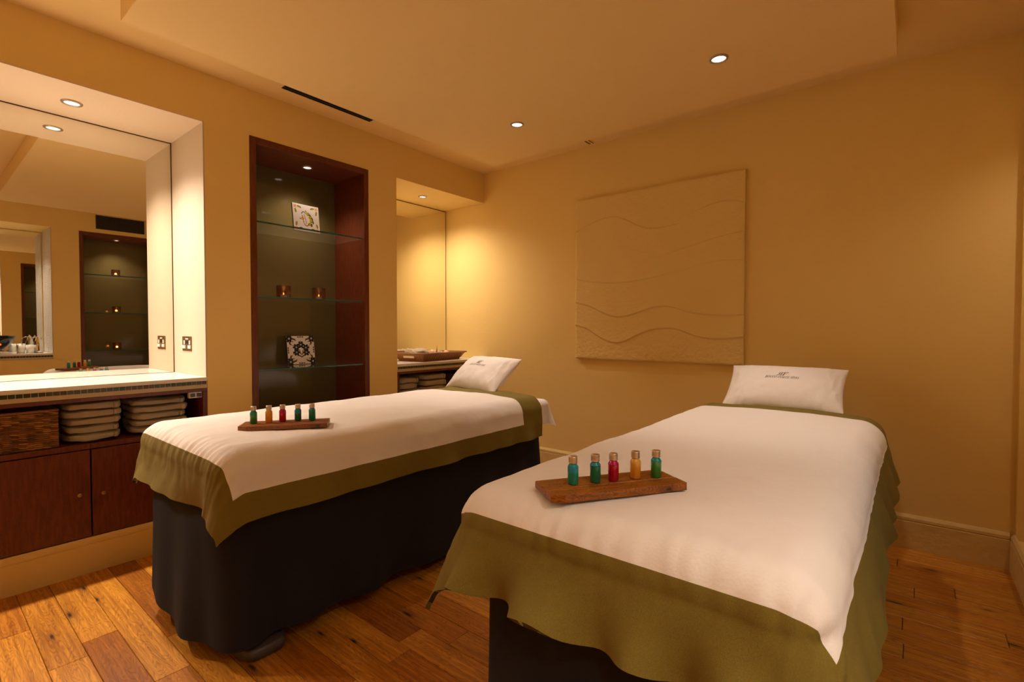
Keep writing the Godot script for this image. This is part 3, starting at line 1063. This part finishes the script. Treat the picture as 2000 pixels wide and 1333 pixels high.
func board(c: Vector3, turn: float, l: float, w: float, th: float, label: String) -> void:
	var t := thing("wooden_board", c, label, "board", "", turn)
	# two glued slats with a bevelled front corner
	put("slat", MB.new().box(Vector3(-l / 2, 0, -w / 2), Vector3(l / 2, th, w * 0.12 - 0.0004), 0.0018), M.board_wood, t)
	var mb := MB.new()
	var y0 := 0.0
	var pts := [Vector2(-l / 2, w * 0.12 + 0.0004), Vector2(l / 2, w * 0.12 + 0.0004), Vector2(l / 2, w / 2), Vector2(-l / 2 + 0.03, w / 2), Vector2(-l / 2, w / 2 - 0.012)]
	var ctr := Vector2(0, w * 0.3)
	for i in pts.size():
		var a: Vector2 = pts[i]
		var b: Vector2 = pts[(i + 1) % pts.size()]
		mb.tri(Vector3(ctr.x, th, ctr.y), Vector3(a.x, th, a.y), Vector3(b.x, th, b.y), Vector3.UP)
		mb.tri(Vector3(ctr.x, y0, ctr.y), Vector3(a.x, y0, a.y), Vector3(b.x, y0, b.y), Vector3.DOWN)
		var nn := (b - a).orthogonal().normalized()
		if nn.dot((a + b) / 2 - ctr) < 0.0:
			nn = -nn
		mb.quad(Vector3(a.x, y0, a.y), Vector3(b.x, y0, b.y), Vector3(b.x, th, b.y), Vector3(a.x, th, a.y), Vector3(nn.x, 0, nn.y))
	for i in mb.u.size():
		mb.u[i] += Vector2(0.4, 0.23)
	put("slat", mb, M.board_wood, t)

# ------------------------------------------------------------------ soft goods in the cupboards
func towel(c: Vector3, s: Vector3, label: String, group: String, sd: int) -> void:
	# folded terry towel with its woven hem band
	var t := thing("folded_towel", c, label, "towel", group)
	var f := noise(9.0, sd, 3)
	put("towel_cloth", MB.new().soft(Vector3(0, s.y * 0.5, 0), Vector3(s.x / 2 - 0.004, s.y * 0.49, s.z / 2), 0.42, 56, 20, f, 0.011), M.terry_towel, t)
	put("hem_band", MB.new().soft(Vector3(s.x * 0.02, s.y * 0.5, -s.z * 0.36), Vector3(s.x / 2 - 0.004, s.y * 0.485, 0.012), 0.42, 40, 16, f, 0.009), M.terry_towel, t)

func basket(x: float, y: float, z0: float, z1: float, h: float, label: String, sd: int) -> void:
	var t := thing("wicker_basket", Vector3(x, y, (z0 + z1) / 2), label, "basket")
	var hz := (z1 - z0) / 2
	var dx := 0.36
	# woven walls and floor, open at the top
	put("floor_mat", MB.new().box(Vector3(-dx, 0.0, -hz + 0.006), Vector3(-0.006, 0.005, hz - 0.006)), M.wicker, t)
	put("side_wall", MB.new().box(Vector3(-0.0095, 0.005, -hz + 0.006), Vector3(-0.006, h, hz - 0.006)), M.wicker, t)
	put("side_wall", MB.new().box(Vector3(-dx, 0.005, -hz + 0.006), Vector3(-dx + 0.004, h, hz - 0.006)), M.wicker, t)
	put("side_wall", MB.new().box(Vector3(-dx + 0.004, 0.005, -hz + 0.006), Vector3(-0.0095, h, -hz + 0.010)), M.wicker, t)
	put("side_wall", MB.new().box(Vector3(-dx + 0.004, 0.005, hz - 0.010), Vector3(-0.0095, h, hz - 0.006)), M.wicker, t)
	var r := RandomNumberGenerator.new()
	r.seed = sd
	var rows := int(h / 0.0088)
	var mbs := [MB.new(), MB.new(), MB.new()]
	var piece := func(a: Vector3, b: Vector3, out: Vector3, thick: float, k: int):
		# short bulging strand between two uprights
		var P := PackedVector3Array()
		var U := PackedVector2Array()
		var n := 5
		for j in n + 1:
			var w := float(j) / n
			var c := a.lerp(b, w) + out * (0.0055 * sin(w * PI) - 0.001)
			var rr := thick * (0.55 + 0.45 * sin(w * PI))
			for i in 7:
				var g := TAU * i / 6.0
				P.append(c + out * cos(g) * rr * 0.8 + Vector3.UP * sin(g) * rr)
				U.append(Vector2(i / 6.0, w))
		mbs[k].grid(P, U, 6, n, Vector3.ZERO, (a + b) / 2 - out * 0.02)
	var cols := int(hz * 2 / 0.0245)
	for j in rows:
		var yy := 0.005 + 0.0088 * j
		for i in cols:
			var za := -hz + hz * 2 * i / cols
			var zb := -hz + hz * 2 * (i + 1) / cols
			var in_out := (i + j) % 2
			piece.call(Vector3(-0.004 + 0.003 * in_out, yy + r.randf_range(-0.001, 0.001), za - 0.003), Vector3(-0.004 + 0.003 * in_out, yy + 0.004 + r.randf_range(-0.001, 0.001), zb + 0.003), Vector3.RIGHT, 0.0046, [0, 0, 1, 2][r.randi_range(0, 3)])
		for i in 14:
			var xa := -dx * i / 14.0
			var xb := -dx * (i + 1) / 14.0
			piece.call(Vector3(xa, yy, -hz + 0.004), Vector3(xb, yy + 0.004, -hz + 0.004), Vector3(0, 0, -1), 0.0046, [0, 1, 2][r.randi_range(0, 2)])
	var names := ["wicker", "wicker_light", "wicker_dark"]
	for k in 3:
		put("weave", mbs[k], M[names[k]], t).set_meta("kind", "stuff")
	put("rim", MB.new().tube([Vector3(-dx, h, -hz), Vector3(0, h, -hz), Vector3(0.001, h, -hz + 0.01), Vector3(0.001, h, hz - 0.01), Vector3(0, h, hz), Vector3(-dx, h, hz)], 0.006, 8), M.wicker, t)

# ------------------------------------------------------------------ things in the niches
func build_corner_niche_things() -> void:
	# cane tray with towels and shells
	var at := Vector3(-0.225, HW + 0.0005, 0.43)
	var t := thing("cane_tray", at, "shallow brown cane tray on the corner worktop", "tray", "", 0.16)
	var hx := 0.125
	var hz := 0.24
	var prof := [[0.0, 0.002], [0.016, 0.024], [0.034, 0.052], [0.05, 0.062]]
	var mb := MB.new()
	var ring := func(g: float, y: float) -> Array:
		return [Vector3(-hx - g, y, -hz - g), Vector3(hx + g, y, -hz - g), Vector3(hx + g, y, hz + g), Vector3(-hx - g, y, hz + g)]
	mb.box(Vector3(-hx, 0.0, -hz), Vector3(hx, 0.006, hz))
	for i in prof.size() - 1:
		var a: Array = ring.call(prof[i][0], prof[i][1])
		var b: Array = ring.call(prof[i + 1][0], prof[i + 1][1])
		var a2: Array = ring.call(prof[i][0] - 0.008, prof[i][1])
		var b2: Array = ring.call(prof[i + 1][0] - 0.008, prof[i + 1][1])
		for k in 4:
			var o := [Vector3(0, -0.5, -1), Vector3(1, -0.5, 0), Vector3(0, -0.5, 1), Vector3(-1, -0.5, 0)]
			mb.quad(a[k], a[(k + 1) % 4], b[(k + 1) % 4], b[k], o[k].normalized())
			mb.quad(a2[k], a2[(k + 1) % 4], b2[(k + 1) % 4], b2[k], -o[k].normalized())
	put("tray_body", mb, M.tray_cane, t)
	var top: Array = ring.call(0.046, 0.062)
	put("rim", MB.new().tube([top[0], top[1], top[2], top[3], top[0]], 0.0055, 8), M.tray_cane, t)
	for s in [-1.0, 1.0]:
		put("handle_opening", MB.new().box(Vector3(-0.055, 0.026, s * (hz + 0.026) - 0.006), Vector3(0.055, 0.045, s * (hz + 0.026) + 0.006), 0.003), M.wax, t)
	for k in 9:
		put("cane_strip", MB.new().tube([Vector3(-hx + 0.015 + k * 0.03, 0.004, hz + 0.003), Vector3(-hx + 0.015 + k * 0.03, 0.026, hz + 0.019), Vector3(-hx + 0.015 + k * 0.03, 0.056, hz + 0.038)], 0.0022, 6), M.wicker_light, t)
	for k in 15:
		put("cane_strip", MB.new().tube([Vector3(hx + 0.003, 0.004, -hz + 0.02 + k * 0.031), Vector3(hx + 0.019, 0.026, -hz + 0.02 + k * 0.031), Vector3(hx + 0.038, 0.056, -hz + 0.02 + k * 0.031)], 0.0022, 6), M.wicker, t)
	var f := noise(14.0, 8, 3)
	var w1 := thing("hand_towel", at + Vector3(-0.03, 0.0065, 0.13), "bunched white hand towel heaped in the cane tray", "towel")
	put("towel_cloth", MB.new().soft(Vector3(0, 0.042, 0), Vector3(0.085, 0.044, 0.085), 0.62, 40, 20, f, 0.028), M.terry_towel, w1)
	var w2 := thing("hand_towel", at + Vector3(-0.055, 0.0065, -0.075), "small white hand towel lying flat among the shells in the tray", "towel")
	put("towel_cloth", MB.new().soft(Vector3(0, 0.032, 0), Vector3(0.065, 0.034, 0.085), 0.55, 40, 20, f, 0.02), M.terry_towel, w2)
	var q := [[Vector3(0.062, 0.0065, 0.055), "round peach seashell beside the heaped towel in the tray", 0.03], [Vector3(0.06, 0.0065, -0.135), "ribbed peach seashell at the far end of the tray", 0.026], [Vector3(0.03, 0.0065, -0.19), "small pale seashell in the tray corner by the wall", 0.024]]
	for e in q:
		var s := thing("seashell", at + (Basis(Vector3.UP, 0.16) * e[0]), e[1], "shell")
		var P := PackedVector3Array()
		var U := PackedVector2Array()
		for j in 13:
			var b: float = -PI / 2 + PI * j / 12.0
			for i in 33:
				var a := TAU * (i % 32) / 32.0
				var rr: float = e[2] * (1.0 + 0.07 * cos(a * 12.0) * cos(b))
				P.append(Vector3(cos(b) * cos(a) * rr, e[2] * 1.35 * (sin(b) + 1.0), cos(b) * sin(a) * rr * 0.8))
				U.append(Vector2(i / 32.0, j / 12.0))
		put("shell_body", MB.new().grid(P, U, 32, 12, Vector3.ZERO, Vector3(0, e[2] * 1.35, 0), true), M.shell_pink, s)
	var b := thing("scent_bottle", at + Basis(Vector3.UP, 0.16) * Vector3(0.045, 0.0065, -0.03), "slim stoppered scent bottle standing up from the tray", "bottle")
	put("glass", MB.new().lathe([[0.0, 0.0], [0.02, 0.0], [0.021, 0.02], [0.017, 0.04], [0.006, 0.054], [0.006, 0.062]], 20), M.amber_liquid, b)
	put("stopper", MB.new().lathe([[0.005, 0.062], [0.008, 0.068], [0.005, 0.085], [0.002, 0.112], [0.0, 0.116]], 16), M.shell_pink, b)

func build_cupboard_things() -> void:
	basket(-0.022, 0.5935, 2.808, 3.155, 0.168, "brown woven seagrass basket in the open shelf", 12)
	var ord := ["bottom", "second from the bottom", "middle", "second from the top", "top"]
	rng.seed = 33
	for k in 5:
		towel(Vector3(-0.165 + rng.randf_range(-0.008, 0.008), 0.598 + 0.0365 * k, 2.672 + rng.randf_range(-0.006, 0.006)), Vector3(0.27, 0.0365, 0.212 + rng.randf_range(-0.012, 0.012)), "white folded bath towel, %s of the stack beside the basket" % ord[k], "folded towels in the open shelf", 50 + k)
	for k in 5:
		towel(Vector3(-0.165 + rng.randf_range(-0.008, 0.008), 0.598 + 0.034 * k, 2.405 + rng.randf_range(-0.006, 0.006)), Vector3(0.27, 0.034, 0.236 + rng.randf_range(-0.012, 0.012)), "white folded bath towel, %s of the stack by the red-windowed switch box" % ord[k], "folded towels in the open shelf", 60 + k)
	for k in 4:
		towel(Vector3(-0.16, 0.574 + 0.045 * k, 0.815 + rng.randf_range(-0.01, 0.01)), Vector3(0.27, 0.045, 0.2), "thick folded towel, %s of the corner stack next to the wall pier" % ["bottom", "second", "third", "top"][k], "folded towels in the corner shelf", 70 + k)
	for k in 4:
		towel(Vector3(-0.15, 0.574 + 0.048 * k, 0.545 + rng.randf_range(-0.012, 0.012)), Vector3(0.27, 0.048, 0.25), "thick folded towel, %s of the corner stack next to the corner basket" % ["bottom", "second", "third", "top"][k], "folded towels in the corner shelf", 80 + k)
	basket(-0.03, 0.5695, 0.03, 0.31, 0.17, "brown woven basket in the corner shelf behind the pillow", 13)

func build_shelf_things() -> void:
	tile_picture(Vector3(-0.125, 1.7545, 1.568), 0.14, 0.182, M.fruit_tile_glaze, "square white tile painted with yellow fruit and orange flowers")
	tile_picture(Vector3(-0.27, 0.8855, 1.535), 0.14, 0.195, M.blue_tile_glaze, "square cream tile painted with dark blue flowers in a ring")
	candle(Vector3(-0.14, 1.3175, 1.722), "smoked glass tealight holder nearer the long worktop on the middle glass shelf", "candle holders between the painted tiles")
	candle(Vector3(-0.13, 1.3175, 1.490), "smoked glass tealight holder nearer the corner niche on the middle glass shelf", "candle holders between the painted tiles")
	var nm := ["top", "middle", "lowest"]
	for k in 3:
		candle(Vector3(W + 0.15, [1.7545, 1.3175, 0.8855][k], 1.625), "smoked glass tealight holder on the %s glass shelf under the wall grille" % nm[k], "candle holders in the reflected recess")

func build_right_wall_things() -> void:
	# basin niche opposite the big mirror, seen in its reflection
	var t := thing("worktop", Vector3(W, 0, 0), "white stone worktop with black bowl in the tiled niche opposite", "worktop")
	put("slab", MB.new().box(Vector3(-0.002, HW - 0.02, 2.211), Vector3(0.487, HW, 4.119), 0.0015), M.white_stone, t)
	put("fascia", MB.new().box(Vector3(0.001, 0.801, 2.211), Vector3(0.04, HW - 0.0202, 4.119), 0.001), M.grout, t)
	rng.seed = 18
	var tile := MB.new().box(Vector3(-0.0025, -0.0085, -0.0105), Vector3(0.003, 0.0085, 0.0105), 0.001).mesh()
	var kinds := ["mosaic_green", "mosaic_brown", "mosaic_teal", "mosaic_grey"]
	for k in 60:
		var o := put("mosaic_tile", tile, M[kinds[rng.randi_range(0, 3)]], t)
		o.position = Vector3(0.001, 0.834, 2.226 + k * 0.0235)
	var m := thing("wall_mirror", Vector3(W + 0.49, 0, 0), "frameless mirror over the black bowl in the tiled niche opposite", "mirror")
	put("mirror_glass", MB.new().box(Vector3(-0.003, HW + 0.001, 2.226), Vector3(0.003, 2.221, 4.11), 0.001), M.mirror_silver, m)
	# mosaic lining of the niche side and soffit
	var lining := thing("mosaic_lining", Vector3(W, 0, 2.2105), "white glass mosaic lining the side and top of the niche opposite", "wall tiles")
	var a := MB.new()
	var rows := 54
	for j in rows:
		for i in 18:
			a.box(Vector3(0.004 + i * 0.0262, HW + 0.004 + j * 0.0252, 0.0), Vector3(0.0275 + i * 0.0262, HW + 0.0268 + j * 0.0252, 0.006 + 0.0012 * ((i * 7 + j * 3) % 3)))
	put("tiles", a, M.white_mosaic, lining).set_meta("kind", "stuff")
	put("grout_bed", MB.new().box(Vector3(0.001, HW + 0.001, 0.0), Vector3(0.484, HN - 0.001, 0.0045)), M.grout, lining)
	# bowl with a glowing orange oval on its side, on a metal stand
	var b := thing("black_bowl", Vector3(W + 0.21, HW + 0.0005, 2.65), "glossy black bowl with an orange glow on the white worktop", "bowl")
	put("stand", MB.new().lathe([[0.0, 0.0], [0.085, 0.0], [0.085, 0.008], [0.05, 0.016], [0.04, 0.034], [0.055, 0.04]], 36), M.chrome, b)
	put("bowl", MB.new().lathe([[0.03, 0.038], [0.085, 0.05], [0.135, 0.095], [0.165, 0.155], [0.178, 0.185], [0.174, 0.187], [0.155, 0.15], [0.12, 0.10], [0.0, 0.07]], 48), M.black_glaze, b)
	var e := put("glow_oval", MB.new().soft(Vector3.ZERO, Vector3(0.012, 0.017, 0.034), 1.0, 24, 12), M.orange_oval_glow, b)
	e.position = Vector3(-0.137, 0.1, -0.02)
	for k in 2:
		var c := thing("tumbler", Vector3(W + 0.16, HW + 0.0005, 2.445 - 0.072 * k), ["white ceramic tumbler beside the black bowl", "white ceramic tumbler beside the steel jug"][k], "tumbler")
		put("cup", MB.new().lathe([[0.0, 0.0], [0.03, 0.0], [0.034, 0.09], [0.032, 0.09], [0.028, 0.006], [0.0, 0.005]], 28), M.white_plastic, c)
		put("base_ring", MB.new().lathe([[0.030, 0.001], [0.0315, 0.0], [0.0325, 0.004], [0.0308, 0.006]], 28), M.white_plastic, c)
	var j := thing("steel_jug", Vector3(W + 0.2, HW + 0.0005, 2.305), "polished steel jug with arched handle beside the tumblers", "jug")
	put("body", MB.new().lathe([[0.0, 0.0], [0.042, 0.0], [0.045, 0.02], [0.036, 0.10], [0.022, 0.15], [0.018, 0.165]], 32), M.chrome, j)
	put("lid", MB.new().lathe([[0.019, 0.165], [0.021, 0.17], [0.012, 0.178], [0.006, 0.182], [0.008, 0.19], [0.0, 0.193]], 24), M.chrome, j)
	put("handle", MB.new().tube([Vector3(0, 0.172, 0.015), Vector3(0, 0.165, 0.05), Vector3(0, 0.13, 0.067), Vector3(0, 0.08, 0.062), Vector3(0, 0.06, 0.038)], 0.005, 8), M.chrome, j)
	put("spout", MB.new().tube([Vector3(0, 0.13, -0.022), Vector3(0, 0.165, -0.032), Vector3(0, 0.185, -0.05)], 0.006, 8), M.chrome, j)
	# air grille above the display recess
	var g := thing("air_grille", Vector3(W, 2.349, 1.603), "dark metal air grille with thin slats high on the wall", "grille")
	put("grille_back", MB.new().box(Vector3(-0.003, -0.078, -0.226), Vector3(0.0, 0.078, 0.226)), M.tile_edge, g)
	for k in 11:
		put("slat", MB.new().box(Vector3(-0.012, -0.0715 + k * 0.0139, -0.224), Vector3(-0.003, -0.0675 + k * 0.0139, 0.224)), M.grille_metal, g)
	for z in [-0.224, -0.185, 0.0, 0.185, 0.224]:
		put("frame_bar", MB.new().box(Vector3(-0.014, -0.078, z - 0.004), Vector3(-0.003, 0.078, z + 0.004)), M.grille_metal, g)

func build_artwork() -> void:
	var t := thing("plaster_artwork", Vector3(1.553, 0.904, 0.0), "large square cream plaster relief with carved waves on the back wall", "wall art")
	var w := 1.188
	var h := 1.183
	put("stretcher", MB.new().box(Vector3(-w / 2 + 0.004, 0.004, 0.0005), Vector3(w / 2 - 0.004, h - 0.004, 0.028), 0.003), M.plaster_relief, t)
	var waves := [
		[[0.0, 0.80], [0.10, 0.835], [0.19, 0.86], [0.28, 0.861], [0.337, 0.838], [0.423, 0.79], [0.49, 0.765], [0.577, 0.76], [0.7, 0.775]],
		[[0.72, 0.81], [0.8, 0.838], [0.875, 0.853], [0.933, 0.851], [1.0, 0.832]],
		[[0.0, 0.506], [0.106, 0.483], [0.23, 0.467], [0.365, 0.465], [0.49, 0.478], [0.606, 0.498], [0.68, 0.515]],
		[[0.5, 0.585], [0.587, 0.607], [0.73, 0.639], [0.827, 0.661], [0.913, 0.676], [1.0, 0.687]],
		[[0.6, 0.47], [0.673, 0.503], [0.779, 0.531], [0.885, 0.545], [1.0, 0.538]],
		[[0.0, 0.357], [0.106, 0.328], [0.23, 0.273], [0.317, 0.26], [0.423, 0.281], [0.51, 0.309], [0.587, 0.315], [0.625, 0.309], [0.73, 0.278], [0.837, 0.261], [0.923, 0.257], [1.0, 0.26]],
		[[0.0, 0.212], [0.087, 0.188], [0.183, 0.134], [0.269, 0.104], [0.337, 0.112], [0.413, 0.146], [0.5, 0.179], [0.587, 0.19], [0.663, 0.183], [0.76, 0.148], [0.856, 0.134], [0.933, 0.137], [1.0, 0.144]],
		[[0.1, 0.64], [0.18, 0.674], [0.317, 0.681], [0.43, 0.64], [0.52, 0.61]]]
	var depth := [0.006, 0.005, 0.007, 0.005, 0.004, 0.0085, 0.009, 0.0025]
	var rough := noise(9.0, 61, 4)
	var curves := []
	for q in waves:
		var c := Curve.new()
		for i in q.size():
			var a: Array = q[maxi(i - 1, 0)]
			var b: Array = q[mini(i + 1, q.size() - 1)]
			var sl: float = (b[1] - a[1]) / (b[0] - a[0])
			c.add_point(Vector2(q[i][0], q[i][1]), sl, sl)
		c.bake_resolution = 300
		curves.append([c, q[0][0], q[-1][0]])
	var nu := 170
	# rows cluster around nothing in particular; fine enough to carry the carved ledges
	var nv := 300
	var P := PackedVector3Array()
	var U := PackedVector2Array()
	for j in nv + 1:
		for i in nu + 1:
			var u := float(i) / nu
			var v := float(j) / nv
			var z := 0.0
			for k in curves.size():
				var c = curves[k]
				if u < c[1] or u > c[2]:
					continue
				var d: float = v - c[0].sample_baked(u)
				var fade := smoothstep(0.0, 0.09, u - c[1] if c[1] > 0.0 else 1.0) * smoothstep(0.0, 0.09, c[2] - u if c[2] < 1.0 else 1.0)
				# each carved ledge: proud on one side of the line, falling back sharply on the other
				if k in [2, 5, 6]:
					d = -d
				var s := smoothstep(0.0035, -0.0035, d)
				z += fade * depth[k] * s * exp(-maxf(0.0, -d) / 0.055)
			z += 0.0011 * rough.get_noise_2d(u * 3.0, v * 3.0) * (1.0 + 1.6 * smoothstep(0.2, 0.0, v))
			var e := minf(minf(u, 1.0 - u), minf(v, 1.0 - v))
			z -= 0.005 * exp(-e / 0.006)
			P.append(Vector3((u - 0.5) * w, v * h, 0.034 + z))
			U.append(Vector2(u, v))
	var face := MB.new().grid(P, U, nu, nv, Vector3(0, 0, 1), Vector3.ZERO)
	# turned edges back to the wall
	for side in 4:
		var n := nu if side < 2 else nv
		for i in n:
			var a := 0
			var b := 0
			match side:
				0:
					a = i
					b = i + 1
				1:
					a = nv * (nu + 1) + i
					b = a + 1
				2:
					a = i * (nu + 1)
					b = a + nu + 1
				3:
					a = i * (nu + 1) + nu
					b = a + nu + 1
			var N: Vector3 = [Vector3.DOWN, Vector3.UP, Vector3.LEFT, Vector3.RIGHT][side]
			var pa := P[a]
			var pb := P[b]
			face.quad(pa, pb, Vector3(pb.x, pb.y, 0.002), Vector3(pa.x, pa.y, 0.002), N)
	put("relief_face", face, M.plaster_relief, t)

func build_ceiling_things() -> void:
	var v := thing("ceiling_vent", Vector3(0.205, HC, 1.58), "dark linear slot vent in the ceiling above the display recess", "vent")
	put("frame", MB.new().box(Vector3(-0.045, -0.003, -0.29), Vector3(0.045, -0.0005, 0.29)), M.tile_edge, v)
	for k in 4:
		put("blade", MB.new().box(Vector3(-0.036 + k * 0.022, -0.008, -0.287), Vector3(-0.03 + k * 0.022, -0.003, 0.287)), M.grille_metal, v)
	var c := thing("ceiling_panel", Vector3(0.78, HC, 0.09), "painted flush access panel in the ceiling along the back wall", "panel")
	put("frame", MB.new().box(Vector3(-0.35, -0.003, -0.055), Vector3(0.35, -0.0005, 0.055), 0.001), M.ceiling_paint, c)
	put("slot", MB.new().box(Vector3(0.30, -0.0045, -0.05), Vector3(0.312, -0.003, 0.05)), M.dark_gap, c)
	put("slot", MB.new().box(Vector3(0.33, -0.0045, -0.05), Vector3(0.338, -0.003, 0.05)), M.dark_gap, c)

func build_beds() -> void:
	massage_table(0.49, 1.245, 0.80, 2.60, "massage table with dark skirt beside the display recess", 3)
	massage_table(2.075, 2.815, 0.44, 2.33, "massage table with dark skirt along the right wall", 5)
	sheet(0.48, 1.255, 0.79, 2.61, "white sheet on the table beside the display recess", 3.0)
	sheet(2.065, 2.825, 0.43, 2.34, "white sheet on the table in front of the plaster artwork", 8.0)
	# cloth coordinates: x across, y along the table towards the foot
	var D1 := Drape.new()
	D1.x0 = 0.455
	D1.x1 = 1.285
	D1.z0 = 0.5
	D1.z1 = 2.64
	D1.y = 0.733
	D1.r = 0.085
	D1.flare = 0.12
	D1.ear = 0.14
	D1.fold = 0.3
	D1.fold_x = 0.5
	D1.gather = 0.006
	D1.wr = 0.010
	D1.seed_shift = 1.0
	D1.n1 = noise(1.0, 15, 3)
	D1.n2 = noise(1.0, 16, 1)
	D1.white = Rect2(0.40, 1.10, 1.385 - 0.40, 2.635 - 1.10)
	duvet(D1, Rect2(0.32, 0.92, 1.475 - 0.32, 2.805 - 0.92), "white duvet with olive border, its right side hanging low, beside the display recess")
	var D2 := Drape.new()
	D2.x0 = 2.035
	D2.x1 = 2.86
	D2.z0 = 0.2
	D2.z1 = 2.38
	D2.y = 0.722
	D2.r = 0.085
	D2.flare = 0.28
	D2.ear = 0.10
	D2.fold = 0.55
	D2.fold_x = 0.16
	D2.gather = 0.005
	D2.wr = 0.007
	D2.seed_shift = 7.0
	D2.n1 = noise(1.0, 25, 3)
	D2.n2 = noise(1.0, 26, 1)
	D2.white = Rect2(1.96, 0.63, 2.92 - 1.96, 2.39 - 0.63)
	duvet(D2, Rect2(1.80, 0.51, 3.07 - 1.80, 2.565 - 0.51), "white duvet with wide olive border in front of the plaster artwork")
	pillow(Vector3(0.72, 0.716, 0.95), -0.15, 0.88, 0.252, 0.157, "white printed pillow leaning on the table beside the display recess", 7)
	pillow(Vector3(2.43, 0.702, 0.51), 0.02, 0.90, 0.272, 0.163, "white printed pillow leaning on the table below the plaster artwork", 9)
	# boards and bottles
	var y1 := D1.at(1.03, 2.30).y + 0.004
	board(Vector3(1.047, y1, 2.303), 0.94, 0.315, 0.115, 0.016, "dark wooden board with five bottles on the duvet beside the display recess")
	var cols1 := [[Vector2(0.975, 2.393), "green", 0.037, "green oil bottle at the foot end of the board beside the display recess"], [Vector2(1.0, 2.346), "amber", 0.036, "amber oil bottle between green and red on the board beside the display recess"], [Vector2(1.02, 2.302), "red", 0.034, "magenta red oil bottle in the middle of the board beside the display recess"], [Vector2(1.052, 2.256), "bluegreen", 0.031, "green oil bottle with blue shoulder, beside the red one, board beside the display recess"], [Vector2(1.085, 2.215), "teal", 0.041, "teal oil bottle at the pillow end of the board beside the display recess"]]
	for b in cols1:
		bottle(Vector3(b[0].x, y1 + 0.0162, b[0].y), b[1], b[2], b[3], "oil bottles on the board beside the display recess")
	var y2 := D2.at(2.38, 2.17).y + 0.004
	board(Vector3(2.383, y2, 2.175), 0.972, 0.342, 0.118, 0.018, "oiled wooden board with five bottles on the duvet before the plaster artwork")
	var cols2 := [[Vector2(2.323, 2.247), "teal", 0.029, "teal oil bottle at the foot end of the board before the plaster artwork"], [Vector2(2.356, 2.200), "bluegreen", 0.041, "dark green oil bottle between teal and red, board before the plaster artwork"], [Vector2(2.384, 2.162), "red", 0.041, "deep red oil bottle in the middle of the board before the plaster artwork"], [Vector2(2.417, 2.110), "amber", 0.037, "amber oil bottle between red and green, board before the plaster artwork"], [Vector2(2.453, 2.070), "green", 0.041, "bright green oil bottle at the pillow end of the board before the plaster artwork"]]
	for b in cols2:
		bottle(Vector3(b[0].x, y2 + 0.0182, b[0].y), b[1], b[2], b[3], "oil bottles on the board before the plaster artwork")

# ------------------------------------------------------------------
func _ready() -> void:
	var cam := Camera3D.new()
	cam.fov = 69.285
	cam.position = Vector3(2.9406, 1.12, 3.2381)
	cam.rotation_degrees = Vector3(-1.316, 39.02, 0)
	cam.near = 0.02
	cam.far = 50.0
	add_child(cam)
	cam.current = true
	var env := Environment.new()
	env.background_mode = Environment.BG_COLOR
	env.background_color = Color.BLACK
	env.tonemap_mode = Environment.TONE_MAPPER_LINEAR
	env.tonemap_exposure = EXPOSURE
	env.sdfgi_enabled = true
	env.ssao_enabled = true
	env.ssil_enabled = true
	var we := WorldEnvironment.new()
	we.environment = env
	add_child(we)
	make_materials()
	# lamps
	downlight(Vector3(-0.25, HN - 0.006, 2.70), E_NICHE, 68, "recessed downlight in the soffit of the large mirrored niche", "downlights over the long worktop")
	downlight(Vector3(-0.25, HN - 0.006, 3.63), E_NICHE, 68, "recessed downlight at the far end of the large mirrored niche", "downlights over the long worktop")
	downlight(Vector3(-0.245, HN, 0.489), E_SMALL, 76, "recessed downlight in the soffit of the corner niche", "", 0.036)
	downlight(Vector3(W + 0.25, HN, 2.70), E_OPPOSITE, 61, "recessed downlight over the black bowl in the niche opposite", "downlights over the bowl worktop")
	downlight(Vector3(W + 0.25, HN, 3.63), E_OPPOSITE, 61, "recessed downlight at the far end of the niche opposite", "downlights over the bowl worktop")
	downlight(Vector3(W + 0.25, 2.17, 0.489), E_ALCOVE, 75, "recessed downlight in the alcove beside the right corner", "")
	downlight(Vector3(1.072, HP, 0.884), E_CEIL, 37, "recessed ceiling downlight above the pillow beside the display recess", "downlights in the lowered ceiling")
	downlight(Vector3(2.237, HP, 0.872), E_CEIL, 37, "recessed ceiling downlight above the pillow below the plaster artwork", "downlights in the lowered ceiling")
	downlight(Vector3(-0.162, 2.187, 1.545), E_SHELF, 60, "recessed downlight in the display recess with painted tiles", "downlights in the display recesses", 0.034)
	downlight(Vector3(W + 0.162, 2.187, 1.61), E_SHELF, 60, "recessed downlight in the display recess under the wall grille", "downlights in the display recesses", 0.034)
	build_floor()
	build_walls()
	build_ceiling_things()
	build_cabinets()
	build_shelf(false)
	build_shelf(true)
	build_artwork()
	build_beds()
	build_cupboard_things()
	build_corner_niche_things()
	build_shelf_things()
	build_right_wall_things()
